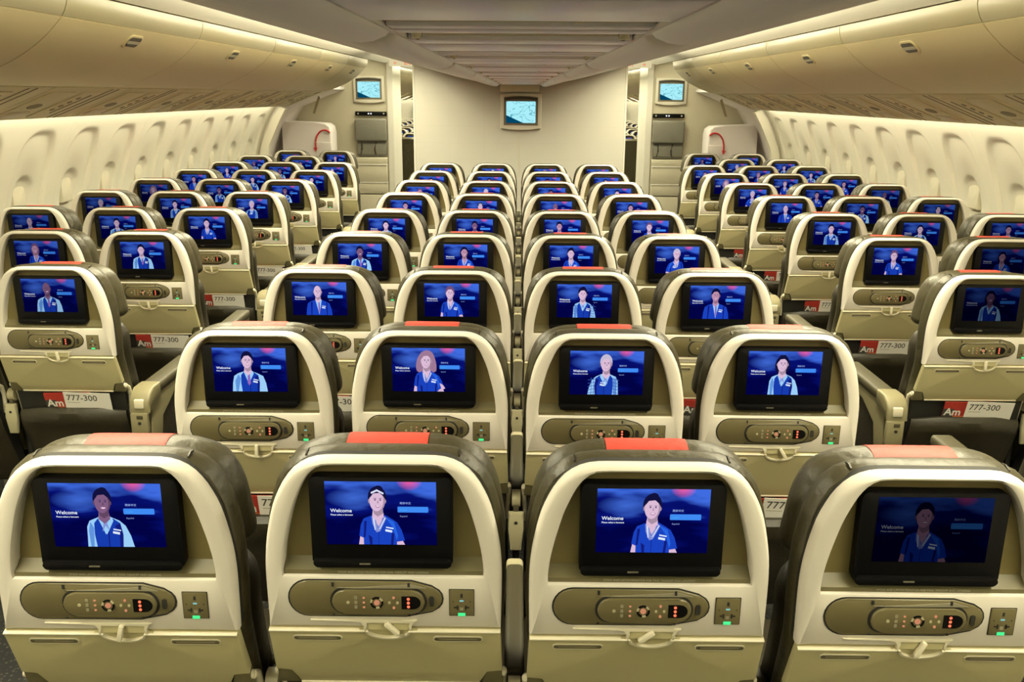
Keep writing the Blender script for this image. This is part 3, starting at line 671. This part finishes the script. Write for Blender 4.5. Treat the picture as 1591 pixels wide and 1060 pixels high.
for n in range(1, 10):
    for i in range(4):
        k = ('C', n, i); who = near.get(k, keys[(n*5+i*7) % len(keys)])
        b = 1.0
        if k == ('C', 1, 3): b = .085
        y = Y(n)+dy.get(k, random.uniform(-.012, .008) if n > 2 else 0)
        lab = f'{ROW[n-1]} row centre block, {CPOS[i]}' + (f', showing {WHO[who]}' if n <= 4 else '')
        arms = ('l',) if 0 < i < 3 else (('L',) if i == 0 else ('l', 'R')) if n > 1 else (() if i == 0 else ('l',))
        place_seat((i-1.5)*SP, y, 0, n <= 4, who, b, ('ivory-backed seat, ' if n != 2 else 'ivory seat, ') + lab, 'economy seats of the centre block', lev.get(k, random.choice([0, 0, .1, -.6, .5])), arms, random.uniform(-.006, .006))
        if 2 <= n <= 4: magazines.append(((i-1.5)*SP, y, 'centre block', n, CPOS[i], i))
SPOS = ['aisle seat', 'middle seat', 'window seat']
for side, s in (('L', -1), ('R', 1)):
    sn = 'left' if s < 0 else 'right'
    for n in range(2, 12):
        if n == 2: cols = [0] if s > 0 else []
        elif n == 3: cols = [0, 1]
        elif n == 4: cols = [0, 1]
        elif n >= 10: cols = [1, 2]
        else: cols = [0, 1, 2]
        for c in cols:
            x = s*(1.64+.465*c)
            if n == 11: x = s*(1.94 if c == 1 else 2.42)
            k = (side, n, c); who = near.get(k, keys[(n*7+c*5+(3 if s > 0 else 0)) % len(keys)])
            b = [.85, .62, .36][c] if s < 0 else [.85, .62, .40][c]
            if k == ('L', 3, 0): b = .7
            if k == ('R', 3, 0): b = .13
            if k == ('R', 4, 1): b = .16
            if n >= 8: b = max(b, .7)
            y = Y(n)+random.uniform(-.012, .010)
            lab = f'ivory-backed seat, {ROW[n-3]} row of {sn} block, {SPOS[c]}' + (f', showing {WHO[who]}' if k in near and n <= 4 else '')
            if n == 2: lab = 'seat almost outside the right edge, only its olive armrest tip showing'
            if n == 3 and c == 1: lab = f'dark seat at the {sn} edge beside the nearest aisle seat, mostly out of frame'
            inner = 'R' if s < 0 else 'L'; outer = 'l' if s < 0 else 'r'
            arms = (inner, outer) if c == 0 else (outer,)
            if n == 2: arms = (inner,)
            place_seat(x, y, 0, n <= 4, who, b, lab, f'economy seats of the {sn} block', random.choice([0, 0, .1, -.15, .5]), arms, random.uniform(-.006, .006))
            if (n in (3, 4) and c == 0) or (n in (5, 6, 7) and c == 0): magazines.append((x, y, f'{sn} block', n-2, SPOS[c], c))
            if n == 4 and c == 1: magazines.append((x, y, f'{sn} block', n-2, SPOS[c], c))
# seats in the next cabin, seen through the two aisles
for s in (-1, 1):
    sn = 'left' if s < 0 else 'right'
    for n in range(11):
        y = 14.2+PIT*n
        for c in range(3):
            x = s*(1.64+.465*c); px = 1393*(abs(x))/(y*.964+.6*.265)
            if 150 < px < 212:
                place_seat(x, y, 0, False, keys[(n*3+c) % len(keys)], .5, f'small distant seat in the next cabin, seen through the {sn} aisle opening', f'distant seats beyond the {sn} aisle', 0, ())
# ------------------------------------------------------------------ cards and magazines in the pockets
def card_mesh():
    mb = MB(); mb.box(-.085, .085, -.0008, .0008, -.060, .056, 'paper'); y = -.0011
    put_text(mb, '777-300', .034, -.076, y, .022, 'ink', weight=.0003)
    mb.box(-.074, -.03, y, 0, .012, .0145, 'mark'); mb.box(-.01, .07, y, 0, -.020, -.017, 'ink')
    return mb.mesh('safety_card', False)
def mag_mesh():
    mb = MB(); mb.box(-.085, .085, -.002, .002, -.12, .055, 'mag_red'); y = -.0024
    mb.box(-.085, .085, y, 0, -.12, -.004, 'mag_orange'); mb.box(-.085, -.045, y-.0002, 0, -.12, .026, 'ink')
    put_text(mb, 'Am', .042, -.080, y-.0006, .0, 'paper', weight=.0010)
    return mb.mesh('magazine', False)
CARD, MAG = card_mesh(), mag_mesh()
for x, y, blk, n, pos, i in magazines:
    lean = Matrix.Rotation(math.radians(14), 4, 'X')
    dxx = .05 if blk != 'centre block' else (.05 if i in (0, 3) else .02)
    o = link('safety_card', CARD); o.matrix_world = Matrix.Translation((x+dxx+.02, y+.040, .637)) @ Matrix.Rotation(math.radians(random.uniform(-2, 2)), 4, 'Y') @ lean
    tag(o, f'white aircraft safety card in the pocket, {ROW[n-1]} row {blk}, {pos}', 'card', 'safety cards in the seat pockets')
    o = link('magazine', MAG); o.matrix_world = Matrix.Translation((x+dxx-.055, y+.052, .633)) @ Matrix.Rotation(math.radians(random.uniform(-2, 2)), 4, 'Y') @ lean
    tag(o, f'red magazine behind the safety card, {ROW[n-1]} row {blk}, {pos}', 'magazine', 'magazines in the seat pockets')

# ------------------------------------------------------------------ cabin shell
YB, YF = -3.5, 27.0
mb = MB(); mb.box(-3.0, 3.0, YB, YF, -.05, 0, 'carpet'); tag(mb.build('floor', smooth=False), kind='structure')
# side wall: rises, curves inboard; reveals sunk in round each window
WP = [(2.86, 0), (2.93, .5), (2.925, .85), (2.90, 1.05), (2.86, 1.2), (2.80, 1.36), (2.73, 1.50), (2.66, 1.60), (2.60, 1.68), (2.58, 1.80), (2.58, 2.2)]
WPs = [Vector(p) for p in WP]
def wall_x(z):
    for a, b in zip(WP, WP[1:]):
        if a[1] <= z <= b[1]: return a[0]+(b[0]-a[0])*(z-a[1])/(b[1]-a[1])
    return WP[-1][0]
_sm = catmull(WP, 8)
def wall_xs(z):
    for a, b in zip(_sm, _sm[1:]):
        if a.y <= z <= b.y+1e-9: return a.x+(b.x-a.x)*(z-a.y)/max(1e-9, b.y-a.y)
    return WP[-1][0]
WIN = [5.25+.566*i for i in range(-4, 9)]
def smooth(a, b, t):
    t = min(1, max(0, (t-a)/(b-a))); return t*t*(3-2*t)
def reveal(y, z):
    d = 0.0
    for wy in WIN:
        q = y-wy
        if abs(q) > .26: continue
        r = (abs(q/.205)**3.2+abs((z-1.10)/.435)**4.2)**(1/3.6)
        d += .024*(1-smooth(.91, 1.0, r))
        # scoop towards the pane, low in the reveal
        r2 = ((q/.165)**2+((z-1.16)/.26)**2)**.5
        d += .020*(1-smooth(.15, 1.0, r2))
        # arched niche holding the pulled-down shade
        if z < 1.19: r3 = abs(q)/.100
        else: r3 = ((q/.100)**2+((z-1.19)/.080)**2)**.5
        d += .015*(1-smooth(.84, 1.0, r3))*(smooth(.94, .99, z))
    return d
for s in (-1, 1):
    mb = MB(); ys = []
    y = 2.4
    while y < 10.12: ys.append(y); y += .0125
    ys = [YB, 0, 1.2, 2.2]+ys+[10.14]
    zs = [0, .4, .7, .8]+[.84+.013*k for k in range(71)]+[1.80, 2.2]
    grid = [[Vector((s*(wall_xs(z)+reveal(yy, z)+(0.004 if any(abs(yy-(WIN[0]+.283+1.132*q)) < .008 for q in range(7)) else 0)), yy, z)) for z in zs] for yy in ys]
    mb.loft(grid, 'wall', close=False)
    g2 = [[Vector((s*wall_xs(z), yy, z)) for z in zs[::3]] for yy in (11.2, 14, 18, 22, YF)]
    mb.loft(g2, 'wall', close=False)
    tag(mb.build('wall_left' if s < 0 else 'wall_right'), kind='structure')
def shade_handle():
    mb = MB()
    arch = [(.078*math.cos(a), .075*math.sin(a)) for a in [PI*k/16 for k in range(17)]]+[(-.078, -.07), (.078, -.07)]
    inner = [(.050*math.cos(a)+.012, -.012+.055*math.sin(a)) for a in [PI*k/16 for k in range(17)]]+[(-.038, -.07), (.062, -.07)]
    mb.prism(arch, -.012, .012, 'shade', axis='x', bev=.006)
    return mb
HM = MB()
arch = [(.088*math.cos(a), .078*math.sin(a)) for a in [PI*k/18 for k in range(19)]]+[(-.088, -.09), (.088, -.09)]
HM.prism(arch, -.006, .020, 'shade', axis='x', bev=.007, seg=3)
HM = HM.mesh('pane_surround')
HM2 = MB(); arch = [(.064*math.cos(a)-.006, .05*math.sin(a)+.005) for a in [PI*k/18 for k in range(19)]]+[(-.070, -.12), (.058, -.12)]
HM2.prism(arch, -.03, .004, 'shade', axis='x', bev=.006, seg=3); HM2 = HM2.mesh('pull_handle')
wn = 0
for s in (-1, 1):
    for wy in WIN:
        if wy < 4.2: continue
        wn += 1; e = empty(f'window_{wn}', (s*(wall_xs(1.19)+.056), wy, 1.18)); e['kind'] = 'structure'
        e.rotation_euler = (0, 0, 0 if s < 0 else PI)
        b = link('shade_pull', HM2, e)
# ceiling (outboard parts, cove panels, flat middle hidden above the centre bins)
mb = MB()
for s in (-1, 1):
    prof = [(2.62, 2.2), (1.75, 2.2), (1.62, 2.1005), (1.56, 2.113), (1.50, 2.127), (1.44, 2.142), (1.38, 2.158), (1.30, 2.18), (1.2, 2.205), (.9, 2.24)]
    if s > 0: prof = prof[:]
    mb.loft([[Vector((s*x, yy, z)) for x, z in prof] for yy in (YB, YF)], 'ceil', close=False)
mb.add([(-.9, YB, 2.24), (.9, YB, 2.24), (.9, YF, 2.24), (-.9, YF, 2.24)], [(0, 1, 2, 3)], 'ceil')
tag(mb.build('ceiling'), kind='structure')
mb = MB(); mb.box(-3, 3, YB-.05, YB, 0, 2.3, 'bulkhead'); tag(mb.build('wall_back', smooth=False), kind='structure')
mb = MB(); mb.box(-3, 3, YF, YF+.05, 0, 2.3, 'bulkhead'); tag(mb.build('wall_front', smooth=False), kind='structure')
# glowing cove strips
for s in (-1, 1):
    mb = MB(); mb.loft([[Vector((s*x, yy, z)) for x, z in ((1.425, 2.144), (1.425, 2.138), (1.36, 2.153), (1.36, 2.162))] for yy in (YB, 11.0)], 'strip', close=True, cap0=True, cap1=True)
    tag(mb.build('cove_lamp', smooth=False), f'long glowing light strip in the ceiling cove above the {"left" if s < 0 else "right"} aisle', 'ceiling light', 'cove light strips')
# centre bulkhead
YBK = 9.15
mb = MB(); mb.box(-1.045, 1.045, YBK, YBK+.06, 0, 2.24, 'bulkhead'); 
mb.box(-1.055, -1.035, YBK-.006, YBK+.066, 0, 2.2, 'partition_light', bev=.004); mb.box(1.035, 1.055, YBK-.006, YBK+.066, 0, 2.2, 'partition_light', bev=.004)
mb.box(-.003, .003, YBK-.002, YBK, 0, 2.0, 'partition')
tag(mb.build('wall_bulkhead', smooth=False), kind='structure')
# side partitions
for s in (-1, 1):
    mb = MB(); a, b = sorted((s*1.60, s*2.95)); mb.box(a, b, 11.2, 11.28, 0, 2.24, 'partition')
    tag(mb.build('wall_partition_left' if s < 0 else 'wall_partition_right', smooth=False), kind='structure')
    mb = MB(); a, b = sorted((s*1.525, s*1.60)); mb.box(a, b, 11.17, 11.9, 0, 2.24, 'partition_light', bev=.006); tag(mb.build('trim_1' if s < 0 else 'trim_2', smooth=False), kind='structure')
# ------------------------------------------------------------------ wall monitors
def monitor_mesh(wd, ht):
    """returns housing, bezel, screen meshes around origin, facing -y"""
    h = MB(); x, z = wd/2, ht/2
    bow = lambda t: .012*(1-t*t)
    outl = [(x*t, z) for t in [1, .5, 0, -.5, -1]]+[(x*t, -z-bow(t)) for t in [-1, -.5, 0, .5, 1]]
    h.prism(outl, -.035, 0, 'partition_light' if False else 'bulk_trim', bev=.008, seg=3)
    b = MB(); x2, z2 = x*.83, z*.80
    outl = [(x2*t, z2+.006*(1-t*t)*2) for t in [1, .5, 0, -.5, -1]]+[(-x2, -z2), (x2, -z2)]
    b.prism(outl, -.040, -.03, 'mon_grey', bev=.002)
    outl = [(x2*.96*t, z2-.008+.006*(1-t*t)*2) for t in [1, .5, 0, -.5, -1]]+[(x2*.96*t, z2-.03+.006*(1-t*t)*2) for t in [-1, -.5, 0, .5, 1]]
    b.prism(outl, -.0415, -.03, 'leather_dark')
    c = MB(); c.prism(rrect(-x2*.86, x2*.86, -z2*.84, z2*.70, .01), -.043, -.038, 'map_screen')
    return h.mesh('housing'), b.mesh('bezel'), c.mesh('map_display')
mat('bulk_trim', (0.64, 0.61, 0.50), 0.45)
def put_monitor(x, y, z, wd, ht, label):
    e = empty('wall_monitor', (x, y, z)); h, b, c = monitor_mesh(wd, ht)
    link('housing', h, e); link('bezel', b, e); link('map_display', c, e)
    tag(e, label, 'monitor', 'wall monitors showing a map')
put_monitor(.012, YBK, 1.59, .405, .335, 'ivory wall monitor with map, centred on the bulkhead under the ceiling panel')
put_monitor(-1.815, 11.2, 1.80, .375, .30, 'wall monitor with map on the grey partition left of the aisle')
put_monitor(1.815, 11.2, 1.80, .375, .30, 'wall monitor with map on the grey partition right of the aisle')
# ------------------------------------------------------------------ crew jumpseat and indicator bar on each partition
for s in (-1, 1):
    sn = 'left' if s < 0 else 'right'; cx = s*1.80
    mb = MB(); mb.box(cx-.19, cx+.19, 11.165, 11.2, 1.487, 1.537, 'black', bev=.005)
    for q, mm in ((-.155, 'mark'), (-.028, 'white_led'), (.002, 'white_led'), (.155, 'mark')):
        mb.box(cx+q-.009, cx+q+.009, 11.163, 11.17, 1.503, 1.521, mm, bev=.003)
    tag(mb.build('indicator_panel'), f'black indicator bar with two white lights on the {sn} partition', 'panel', 'indicator bars')
    e = empty('crew_jumpseat', (cx, 11.2, 0))
    m1 = MB(); m1.box(-.19, .19, -.10, -.001, 1.19, 1.455, 'grey_pad', bev=.02, seg=3); m1.build('headrest_pad', e)
    m2 = MB(); m2.box(-.175, .185, -.05, 0, 1.005, 1.195, 'net', bev=.01); m2.box(-.17, .18, -.062, -.045, 1.03, 1.16, 'grey_pad', bev=.008); m2.build('stowage_pouch', e)
    m3 = MB(); m3.box(-.188, .188, -.12, 0, .915, .995, 'partition', bev=.008); m3.box(-.188, .188, -.12, 0, .70, .905, 'partition', bev=.008); m3.box(-.188, .188, -.12, 0, .56, .69, 'partition', bev=.008); m3.box(-.188, .188, -.12, 0, 0, .55, 'partition', bev=.008)
    m3.box(-.188, .188, -.128, 0, .903, .917, 'partition_light', bev=.003); m3.box(-.188, .188, -.126, 0, .689, .701, 'partition_light', bev=.003)
    m3.build('cabinet_front', e)
    m4 = MB(); m4.tube([(-.12, -.06, 1.18), (-.115, -.07, 1.10), (-.13, -.06, 1.03)], .008, 'leather_dark'); m4.build('harness_strap', e); m4 = MB(); m4.tube([(.06, -.06, 1.18), (.04, -.072, 1.10), (.05, -.06, 1.03)], .008, 'leather_dark'); m4.build('harness_strap', e)
    tag(e, f'folded grey crew seat with pouch mounted on the {sn} partition', 'crew seat', 'crew seats')
# ------------------------------------------------------------------ exit doors with slide housing
for s in (-1, 1):
    e = empty('door_1' if s < 0 else 'door_2', (s*2.6, 10.65, 0)); e['kind'] = 'structure'
    m1 = MB(); prof = [(.30, .0), (.32, 1.0), (.20, 1.32), (.02, 1.60), (-.44, 1.775), (-.49, 1.79), (-.49, 1.82), (.0, 1.95), (.38, 1.95), (.38, 0)]
    m1.prism([(s*a, b) for a, b in prof], -.52, .55, 'white_door', axis='y', bev=.006); m1.build('door_lining', e)
    m2 = MB(); m2.prism([(s*a, b) for a, b in [(.18, .25), (-.33, .25), (-.39, .6), (-.40, 1.30), (-.385, 1.37), (-.34, 1.405), (-.2, 1.415), (.18, 1.43)]], .08, .42, 'white_door', axis='y', bev=.02, seg=3)
    m2.box(*sorted((-s*.395, -s*.22)), .072, .09, 1.02, 1.19, 'white_door', bev=.004); m2.build('slide_housing', e)
    m3 = MB(); arc = catmull([(2.215, 1.300), (2.245, 1.325), (2.285, 1.330), (2.330, 1.312), (2.368, 1.262), (2.386, 1.20), (2.390, 1.13)], 5)
    m3.tube([(s*(q.x-2.6), .074, q.y) for q in arc], .009, 'red_paint', 8)
    ex = s*(2.390-2.6); m3.prism([(ex-.024, 1.13), (ex+.024, 1.13), (ex, 1.085)], .066, .082, 'red_paint'); m3.build('red_arrow', e)
    m4 = MB(); m4.prism([(s*-.42, 1.70), (s*-.40, 1.72), (s*-.33, 1.53), (s*-.355, 1.53)], -.53, -.515, 'psu_dark'); m4.box(*sorted((s*-.02, s*.02)), -.535, -.50, 1.56, 1.62, 'arm_cap', bev=.005); m4.build('door_slot', e)
    m5 = MB(); m5.prism([(s*a, b) for a, b in [(.02, 1.60), (.10, 1.50), (.24, 1.2), (.30, .9), (.32, 0), (.24, 0), (.22, .9), (.16, 1.2), (.02, 1.46), (-.06, 1.58)]], -.60, -.52, 'wall', axis='y', bev=.01); m5.build('door_frame', e)
# ------------------------------------------------------------------ overhead bins, side
BP = [(1.625, 2.096), (1.628, 2.06), (1.645, 2.02), (1.68, 1.98), (1.735, 1.93), (1.80, 1.885), (1.875, 1.845), (1.955, 1.81), (2.03, 1.783), (2.085, 1.770)]
bps = resample(catmull(BP, 4), 26)
def side_bin(s, L, latch_y, end=False, latch=True):
    e = empty('overhead_bin')
    m = MB(); back = [(2.12, 1.79), (2.50, 1.80), (2.50, 2.16), (1.66, 2.11)]
    outer = [(p.x, p.y) for p in bps]
    sh = [(a+.006*0, b) for a, b in outer]
    prof = [(s*a, b) for a, b in [(1.64, 2.098)]+[(p.x+.010, p.y+.008) for p in bps[1:-1]]+[(2.088, 1.776)]+back[1:]]
    m.prism(prof, .002, L-.002, 'gap' if False else 'bin', axis='y')
    m.build('bin_body', e)
    k = 4   # top rail / door split
    rail = [(p.x, p.y) for p in bps[:k+1]]; rin = [(p.x+.012, p.y+.004) for p in bps[:k+1]][::-1]
    m = MB(); m.prism([(s*a, b) for a, b in rail+rin], .0035, L-.0035, 'bin_rail', axis='y', bev=.0015); m.build('top_rail', e)
    d = [(p.x, p.y) for p in bps[k:]]; d[0] = (d[0][0]+.0008, d[0][1]-.004); din = [(p.x+.012, p.y+.008) for p in bps[k:]][::-1]
    m = MB(); m.prism([(s*a, b) for a, b in d+din], .0045, L-.0045, 'bin', axis='y', bev=.002); dr = m.build('bin_door', e)
    if latch:
        # recessed latch: rounded ring with dark slats, lying on the door surface
        i = 7; p = bps[i]; t = (bps[i+1]-bps[i-1]).normalized(); nrm = Vector((-abs(t.y), -abs(t.x)))
        X_ = Vector((0, 1, 0)); Yv = Vector((s*t.x, 0, t.y)); N = Vector((s*nrm.x, 0, nrm.y)).normalized()
        T = Matrix(((X_.x, N.x, Yv.x, s*p.x), (X_.y, N.y, Yv.y, latch_y), (X_.z, N.z, Yv.z, p.y), (0, 0, 0, 1)))
        m = MB(); m.prism(rrect(-.075, .075, -.036, .036, .03), -.004, .005, 'bin', T=T, bev=.003)
        m.prism(rrect(-.062, .062, -.027, .027, .022), .002, .0058, 'latch_dark', T=T); m.prism(rrect(-.062, .062, -.006, .010, .004), .004, .0072, 'mark', T=T)
        o = m.build('latch', dr); o['label'] = 'dark oval latch'
    return e
bins = {}
ORD = ROW
seams = [.57, 1.99, 3.41, 4.84, 6.26, 7.68, 8.90]; ends = seams[1:]+[10.0]
for s in (-1, 1):
    sn = 'left' if s < 0 else 'right'
    for i, (a, b) in enumerate(zip(seams, ends)):
        if i < 1: continue
        e = side_bin(s, b-a, (b-a)*.5, i == len(seams)-1); e.location = (0, a, 0)
        tag(e, f'ivory overhead bin above the {sn} window seats, {ORD[i-1]} from the camera', 'overhead bin', f'overhead bins along the {sn} side')
    for i in range(8):
        a = 12.4+1.42*i
        e = side_bin(s, 1.42, .7, latch=False); e.location = (0, a, 0)
        tag(e, f'distant overhead bin in the next cabin beyond the {sn} aisle', 'overhead bin', f'distant bins beyond the {sn} aisle')
# ------------------------------------------------------------------ side passenger service panels under the bins
def service_panel(s):
    P0 = Vector((2.10, 1.765)); P1 = Vector((2.485, 1.612)); t = (P1-P0); Ln = t.length; t.normalize(); L = PIT-.006
    X_ = Vector((0, 1, 0)); Yv = Vector((s*t.x, 0, t.y)); N = Vector((s*(-abs(t.y)), 0, -abs(t.x))).normalized()
    T = Matrix(((X_.x, N.x, Yv.x, s*P0.x), (X_.y, N.y, Yv.y, 0), (X_.z, N.z, Yv.z, P0.y), (0, 0, 0, 1)))
    e = empty('service_panel')
    m = MB(); m.prism([(0.003, 0), (L, 0), (L, Ln), (.003, Ln)], -.004, .0, 'psu', T=T, bev=.004)
    m.prism(rrect(.05, .30, .05, Ln-.03, .02), -.001, .006, 'psu', T=T, bev=.004); m.prism(rrect(.36, .56, .05, Ln-.03, .02), -.001, .006, 'psu', T=T, bev=.004)
    m.box(.61, .615, -.001, .003, .01, Ln-.01, 'psu_dark', T=T); m.box(.68, .685, -.001, .003, .01, Ln-.01, 'psu_dark', T=T)
    m.build('panel', e)
    m = MB(); m.prism([(.175+.055*math.cos(a), .22+.030*math.sin(a)) for a in [2*PI*k/14 for k in range(14)]], .004, .0085, 'psu_dark', T=T); m.build('reading_light', e)
    m = MB(); 
    for k in range(4): m.prism([(.43+.014*math.cos(a), .12+.05*k+.014*math.sin(a)) for a in [2*PI*q/10 for q in range(10)]], .004, .0085, 'psu_dark', T=T)
    m.box(.485, .50, .004, .008, .08, .32, 'psu_dark', T=T); m.build('air_vent', e)
    m = MB(); m.prism(rrect(.08, .26, .29, .36, .01), .004, .012, 'tray_light', T=T, bev=.003); m.build('lamp_lens', e)
    return e
sp = {s: service_panel(s) for s in (-1, 1)}
for s in (-1, 1):
    ch = [o for o in bpy.data.objects if o.parent == sp[s]]; KIDS[sp[s]] = ch
    sn = 'left' if s < 0 else 'right'
    for i in range(9):
        o = sp[s] if i == 0 else copy_tree(sp[s])
        o.location = (0, 2.55+PIT*i, 0)
        tag(o, f'beige service panel with reading light under the {sn} bins, {ORD[i]} from the camera', 'service panel', f'service panels under the {sn} bins')
    for i in range(8):
        o = copy_tree(sp[s]); o.location = (0, 12.4+PIT*1.7*i, 0); tag(o, f'distant service panel in the next cabin beyond the {sn} aisle', 'service panel', f'distant service panels beyond the {sn} aisle')
# ------------------------------------------------------------------ centre bins
CP = [(.196, 1.842), (.25, 1.848), (.33, 1.857), (.42, 1.870), (.52, 1.889), (.63, 1.914), (.75, 1.948), (.87, 1.988), (.96, 2.022), (1.02, 2.047)]
cps = resample(catmull(CP, 4), 26)
def centre_bin(s, L):
    e = empty('centre_bin')
    d = [(p.x, p.y) for p in cps]; top = [(1.03, 2.052), (1.02, 2.11), (.9, 2.16), (.02, 2.16), (.02, 1.90), (.197, 1.885)]
    m = MB(); m.prism([(s*a, b) for a, b in [(p.x, p.y+.004) for p in cps]+top], .001, L-.001, 'psu_dark' if False else 'centre_bin', axis='y'); m.build('bin_body', e)
    m = MB(); din = [(p.x-.002, p.y+.006) for p in cps][::-1]
    m.prism([(s*a, b) for a, b in d+din], .004, L-.004, 'centre_bin', axis='y', bev=.0015); dr = m.build('bin_door', e)
    # rounded grip rail along the lower edge
    loops = []
    n = 14; ys = [.03, .035, .05, .08, .14, L*.5, L-.14, L-.08, L-.05, L-.035, L-.03]; sc = [.05, .45, .75, .93, 1, 1, 1, .93, .75, .45, .05]
    for y, k in zip(ys, sc):
        loops.append([Vector((s*(.252+.050*math.cos(2*PI*q/n)), y, 1.848+.026*k*math.sin(2*PI*q/n)+.10*(.050*math.cos(2*PI*q/n)))) for q in range(n)])
    m = MB(); m.loft(loops, 'centre_bin', cap0=True, cap1=True); m.build('grip_rail', dr)
    return e
cseams = [.10+1.4*i for i in range(6)]+[8.3]
for s in (-1, 1):
    sn = 'left' if s < 0 else 'right'
    for i, a in enumerate(cseams[:-1]):
        b = cseams[i+1]-0.0; b = b if i < len(cseams)-2 else 8.3
        e = centre_bin(s, b-a); e.location = (0, a, 0)
        tag(e, f'grey centre overhead bin facing the {sn} aisle, {ORD[i]} from the camera', 'overhead bin', f'centre overhead bins facing the {sn} aisle')
    e = centre_bin(s, 9.14-8.3); e.location = (0, 8.3, 0)
    tag(e, f'grey centre overhead bin facing the {sn} aisle, next to the bulkhead', 'overhead bin', f'centre overhead bins facing the {sn} aisle')
# centre service strip: ribbed panels running across
def centre_panel():
    e = empty('ribbed_panel'); L = PIT-.004
    m = MB(); m.box(-.194, .194, 0, L, 1.852, 1.87, 'cpsu_dark')
    for a, b, z, mm in ((.02, .27, 1.838, 'cpsu'), (.43, .47, 1.842, 'cpsu'), (.49, .54, 1.840, 'cpsu'), (.70, .80, 1.838, 'cpsu')):
        m.box(-.192, .192, a, b, z, 1.86, mm, bev=.005)
    m.box(-.19, .19, .285, .415, 1.8475, 1.86, 'cpsu_dark', bev=.004); m.box(-.17, .17, .56, .685, 1.8455, 1.86, 'cpsu_dark', bev=.006)
    m.build('panel', e)
    for x in (-.165, .165):
        m = MB(); m.tube([(x, .585, 1.835), (x, .585, 1.85)], .008, 'tray_light', 10); m.tube([(x, .60, 1.839), (x, .625, 1.845)], .006, 'psu_dark', 8); m.build('catch', e)
    m = MB(); m.tube([(.075, .30, 1.838), (.075, .30, 1.85)], .006, 'tray_light', 10); m.build('reading_light', e)
    return e
cpn = centre_panel(); KIDS[cpn] = [o for o in bpy.data.objects if o.parent == cpn]
for i in range(11):
    o = cpn if i == 0 else copy_tree(cpn); o.location = (0, .17+PIT*i-.08, 0)
    if o.location.y+PIT > 9.05: bpy.data.objects.remove(o) if False else None
    tag(o, f'ribbed grey ceiling service panel between the centre bins, {ORD[i]} from the camera', 'ceiling panel', 'ribbed panels down the middle of the ceiling')
mb = MB(); mb.box(-.19, .19, 9.02, 9.14, 1.775, 1.842, 'tray_light', bev=.008); tag(mb.build('end_cap'), 'ivory end cap closing the ribbed ceiling strip above the centre monitor', 'panel')
# ------------------------------------------------------------------ exit signs over the aisles
for s in (-1, 1):
    m = MB(); cx = s*1.27
    m.box(cx-.20, cx+.20, 10.5, 10.53, 2.045, 2.118, 'sign_back', bev=.006); y = 10.497
    if s < 0: put_text(m, '\u2190', .05, -1.42, y, 2.064, 'sign_red', weight=.001); put_text(m, 'EXIT', .055, -1.30, y, 2.062, 'sign_red', weight=.001)
    else: put_text(m, 'EXIT', .055, 1.16, y, 2.062, 'sign_red', weight=.001); put_text(m, '\u2192', .05, 1.36, y, 2.064, 'sign_red', weight=.001)
    tag(m.build('exit_sign', smooth=False), f'small lit exit sign hanging over the {"left" if s < 0 else "right"} aisle', 'sign', 'exit signs')
# dark leather seats just past the partitions
def dark_seat(s):
    e = empty('leather_seat', (s*1.60, 12.75, 0))
    m = MB(); C = full_loop([(x*1.15, z) for x, z in cushion_half()]); m.loft([L3(offset_loop(C, -.02), 0, True), L3(C, .02, True), L3(offset_loop(C, .004), .07, True), L3(C, .12, True), L3(offset_loop(C, -.03), .15, True)], 'leather', True, True); m.build('backrest', e)
    m = MB(); m.box(-.24, .24, .16, .62, .36, .46, 'leather_dark', bev=.03, seg=3); m.build('seat_cushion', e)
    for q in (-1, 1):
        m = MB(); m.box(q*.28-.025, q*.28+.025, .05, .52, .58, .66, 'arm_cap', bev=.015, seg=3); m.box(q*.28-.02, q*.28+.02, .10, .45, .0, .60, 'arm_cap', bev=.01); m.build('armrest', e)
    tag(e, f'dark brown leather seat back beside the {"left" if s < 0 else "right"} aisle beyond the bulkhead', 'seat', 'dark leather seats past the bulkhead')
for s in (-1, 1): dark_seat(s)
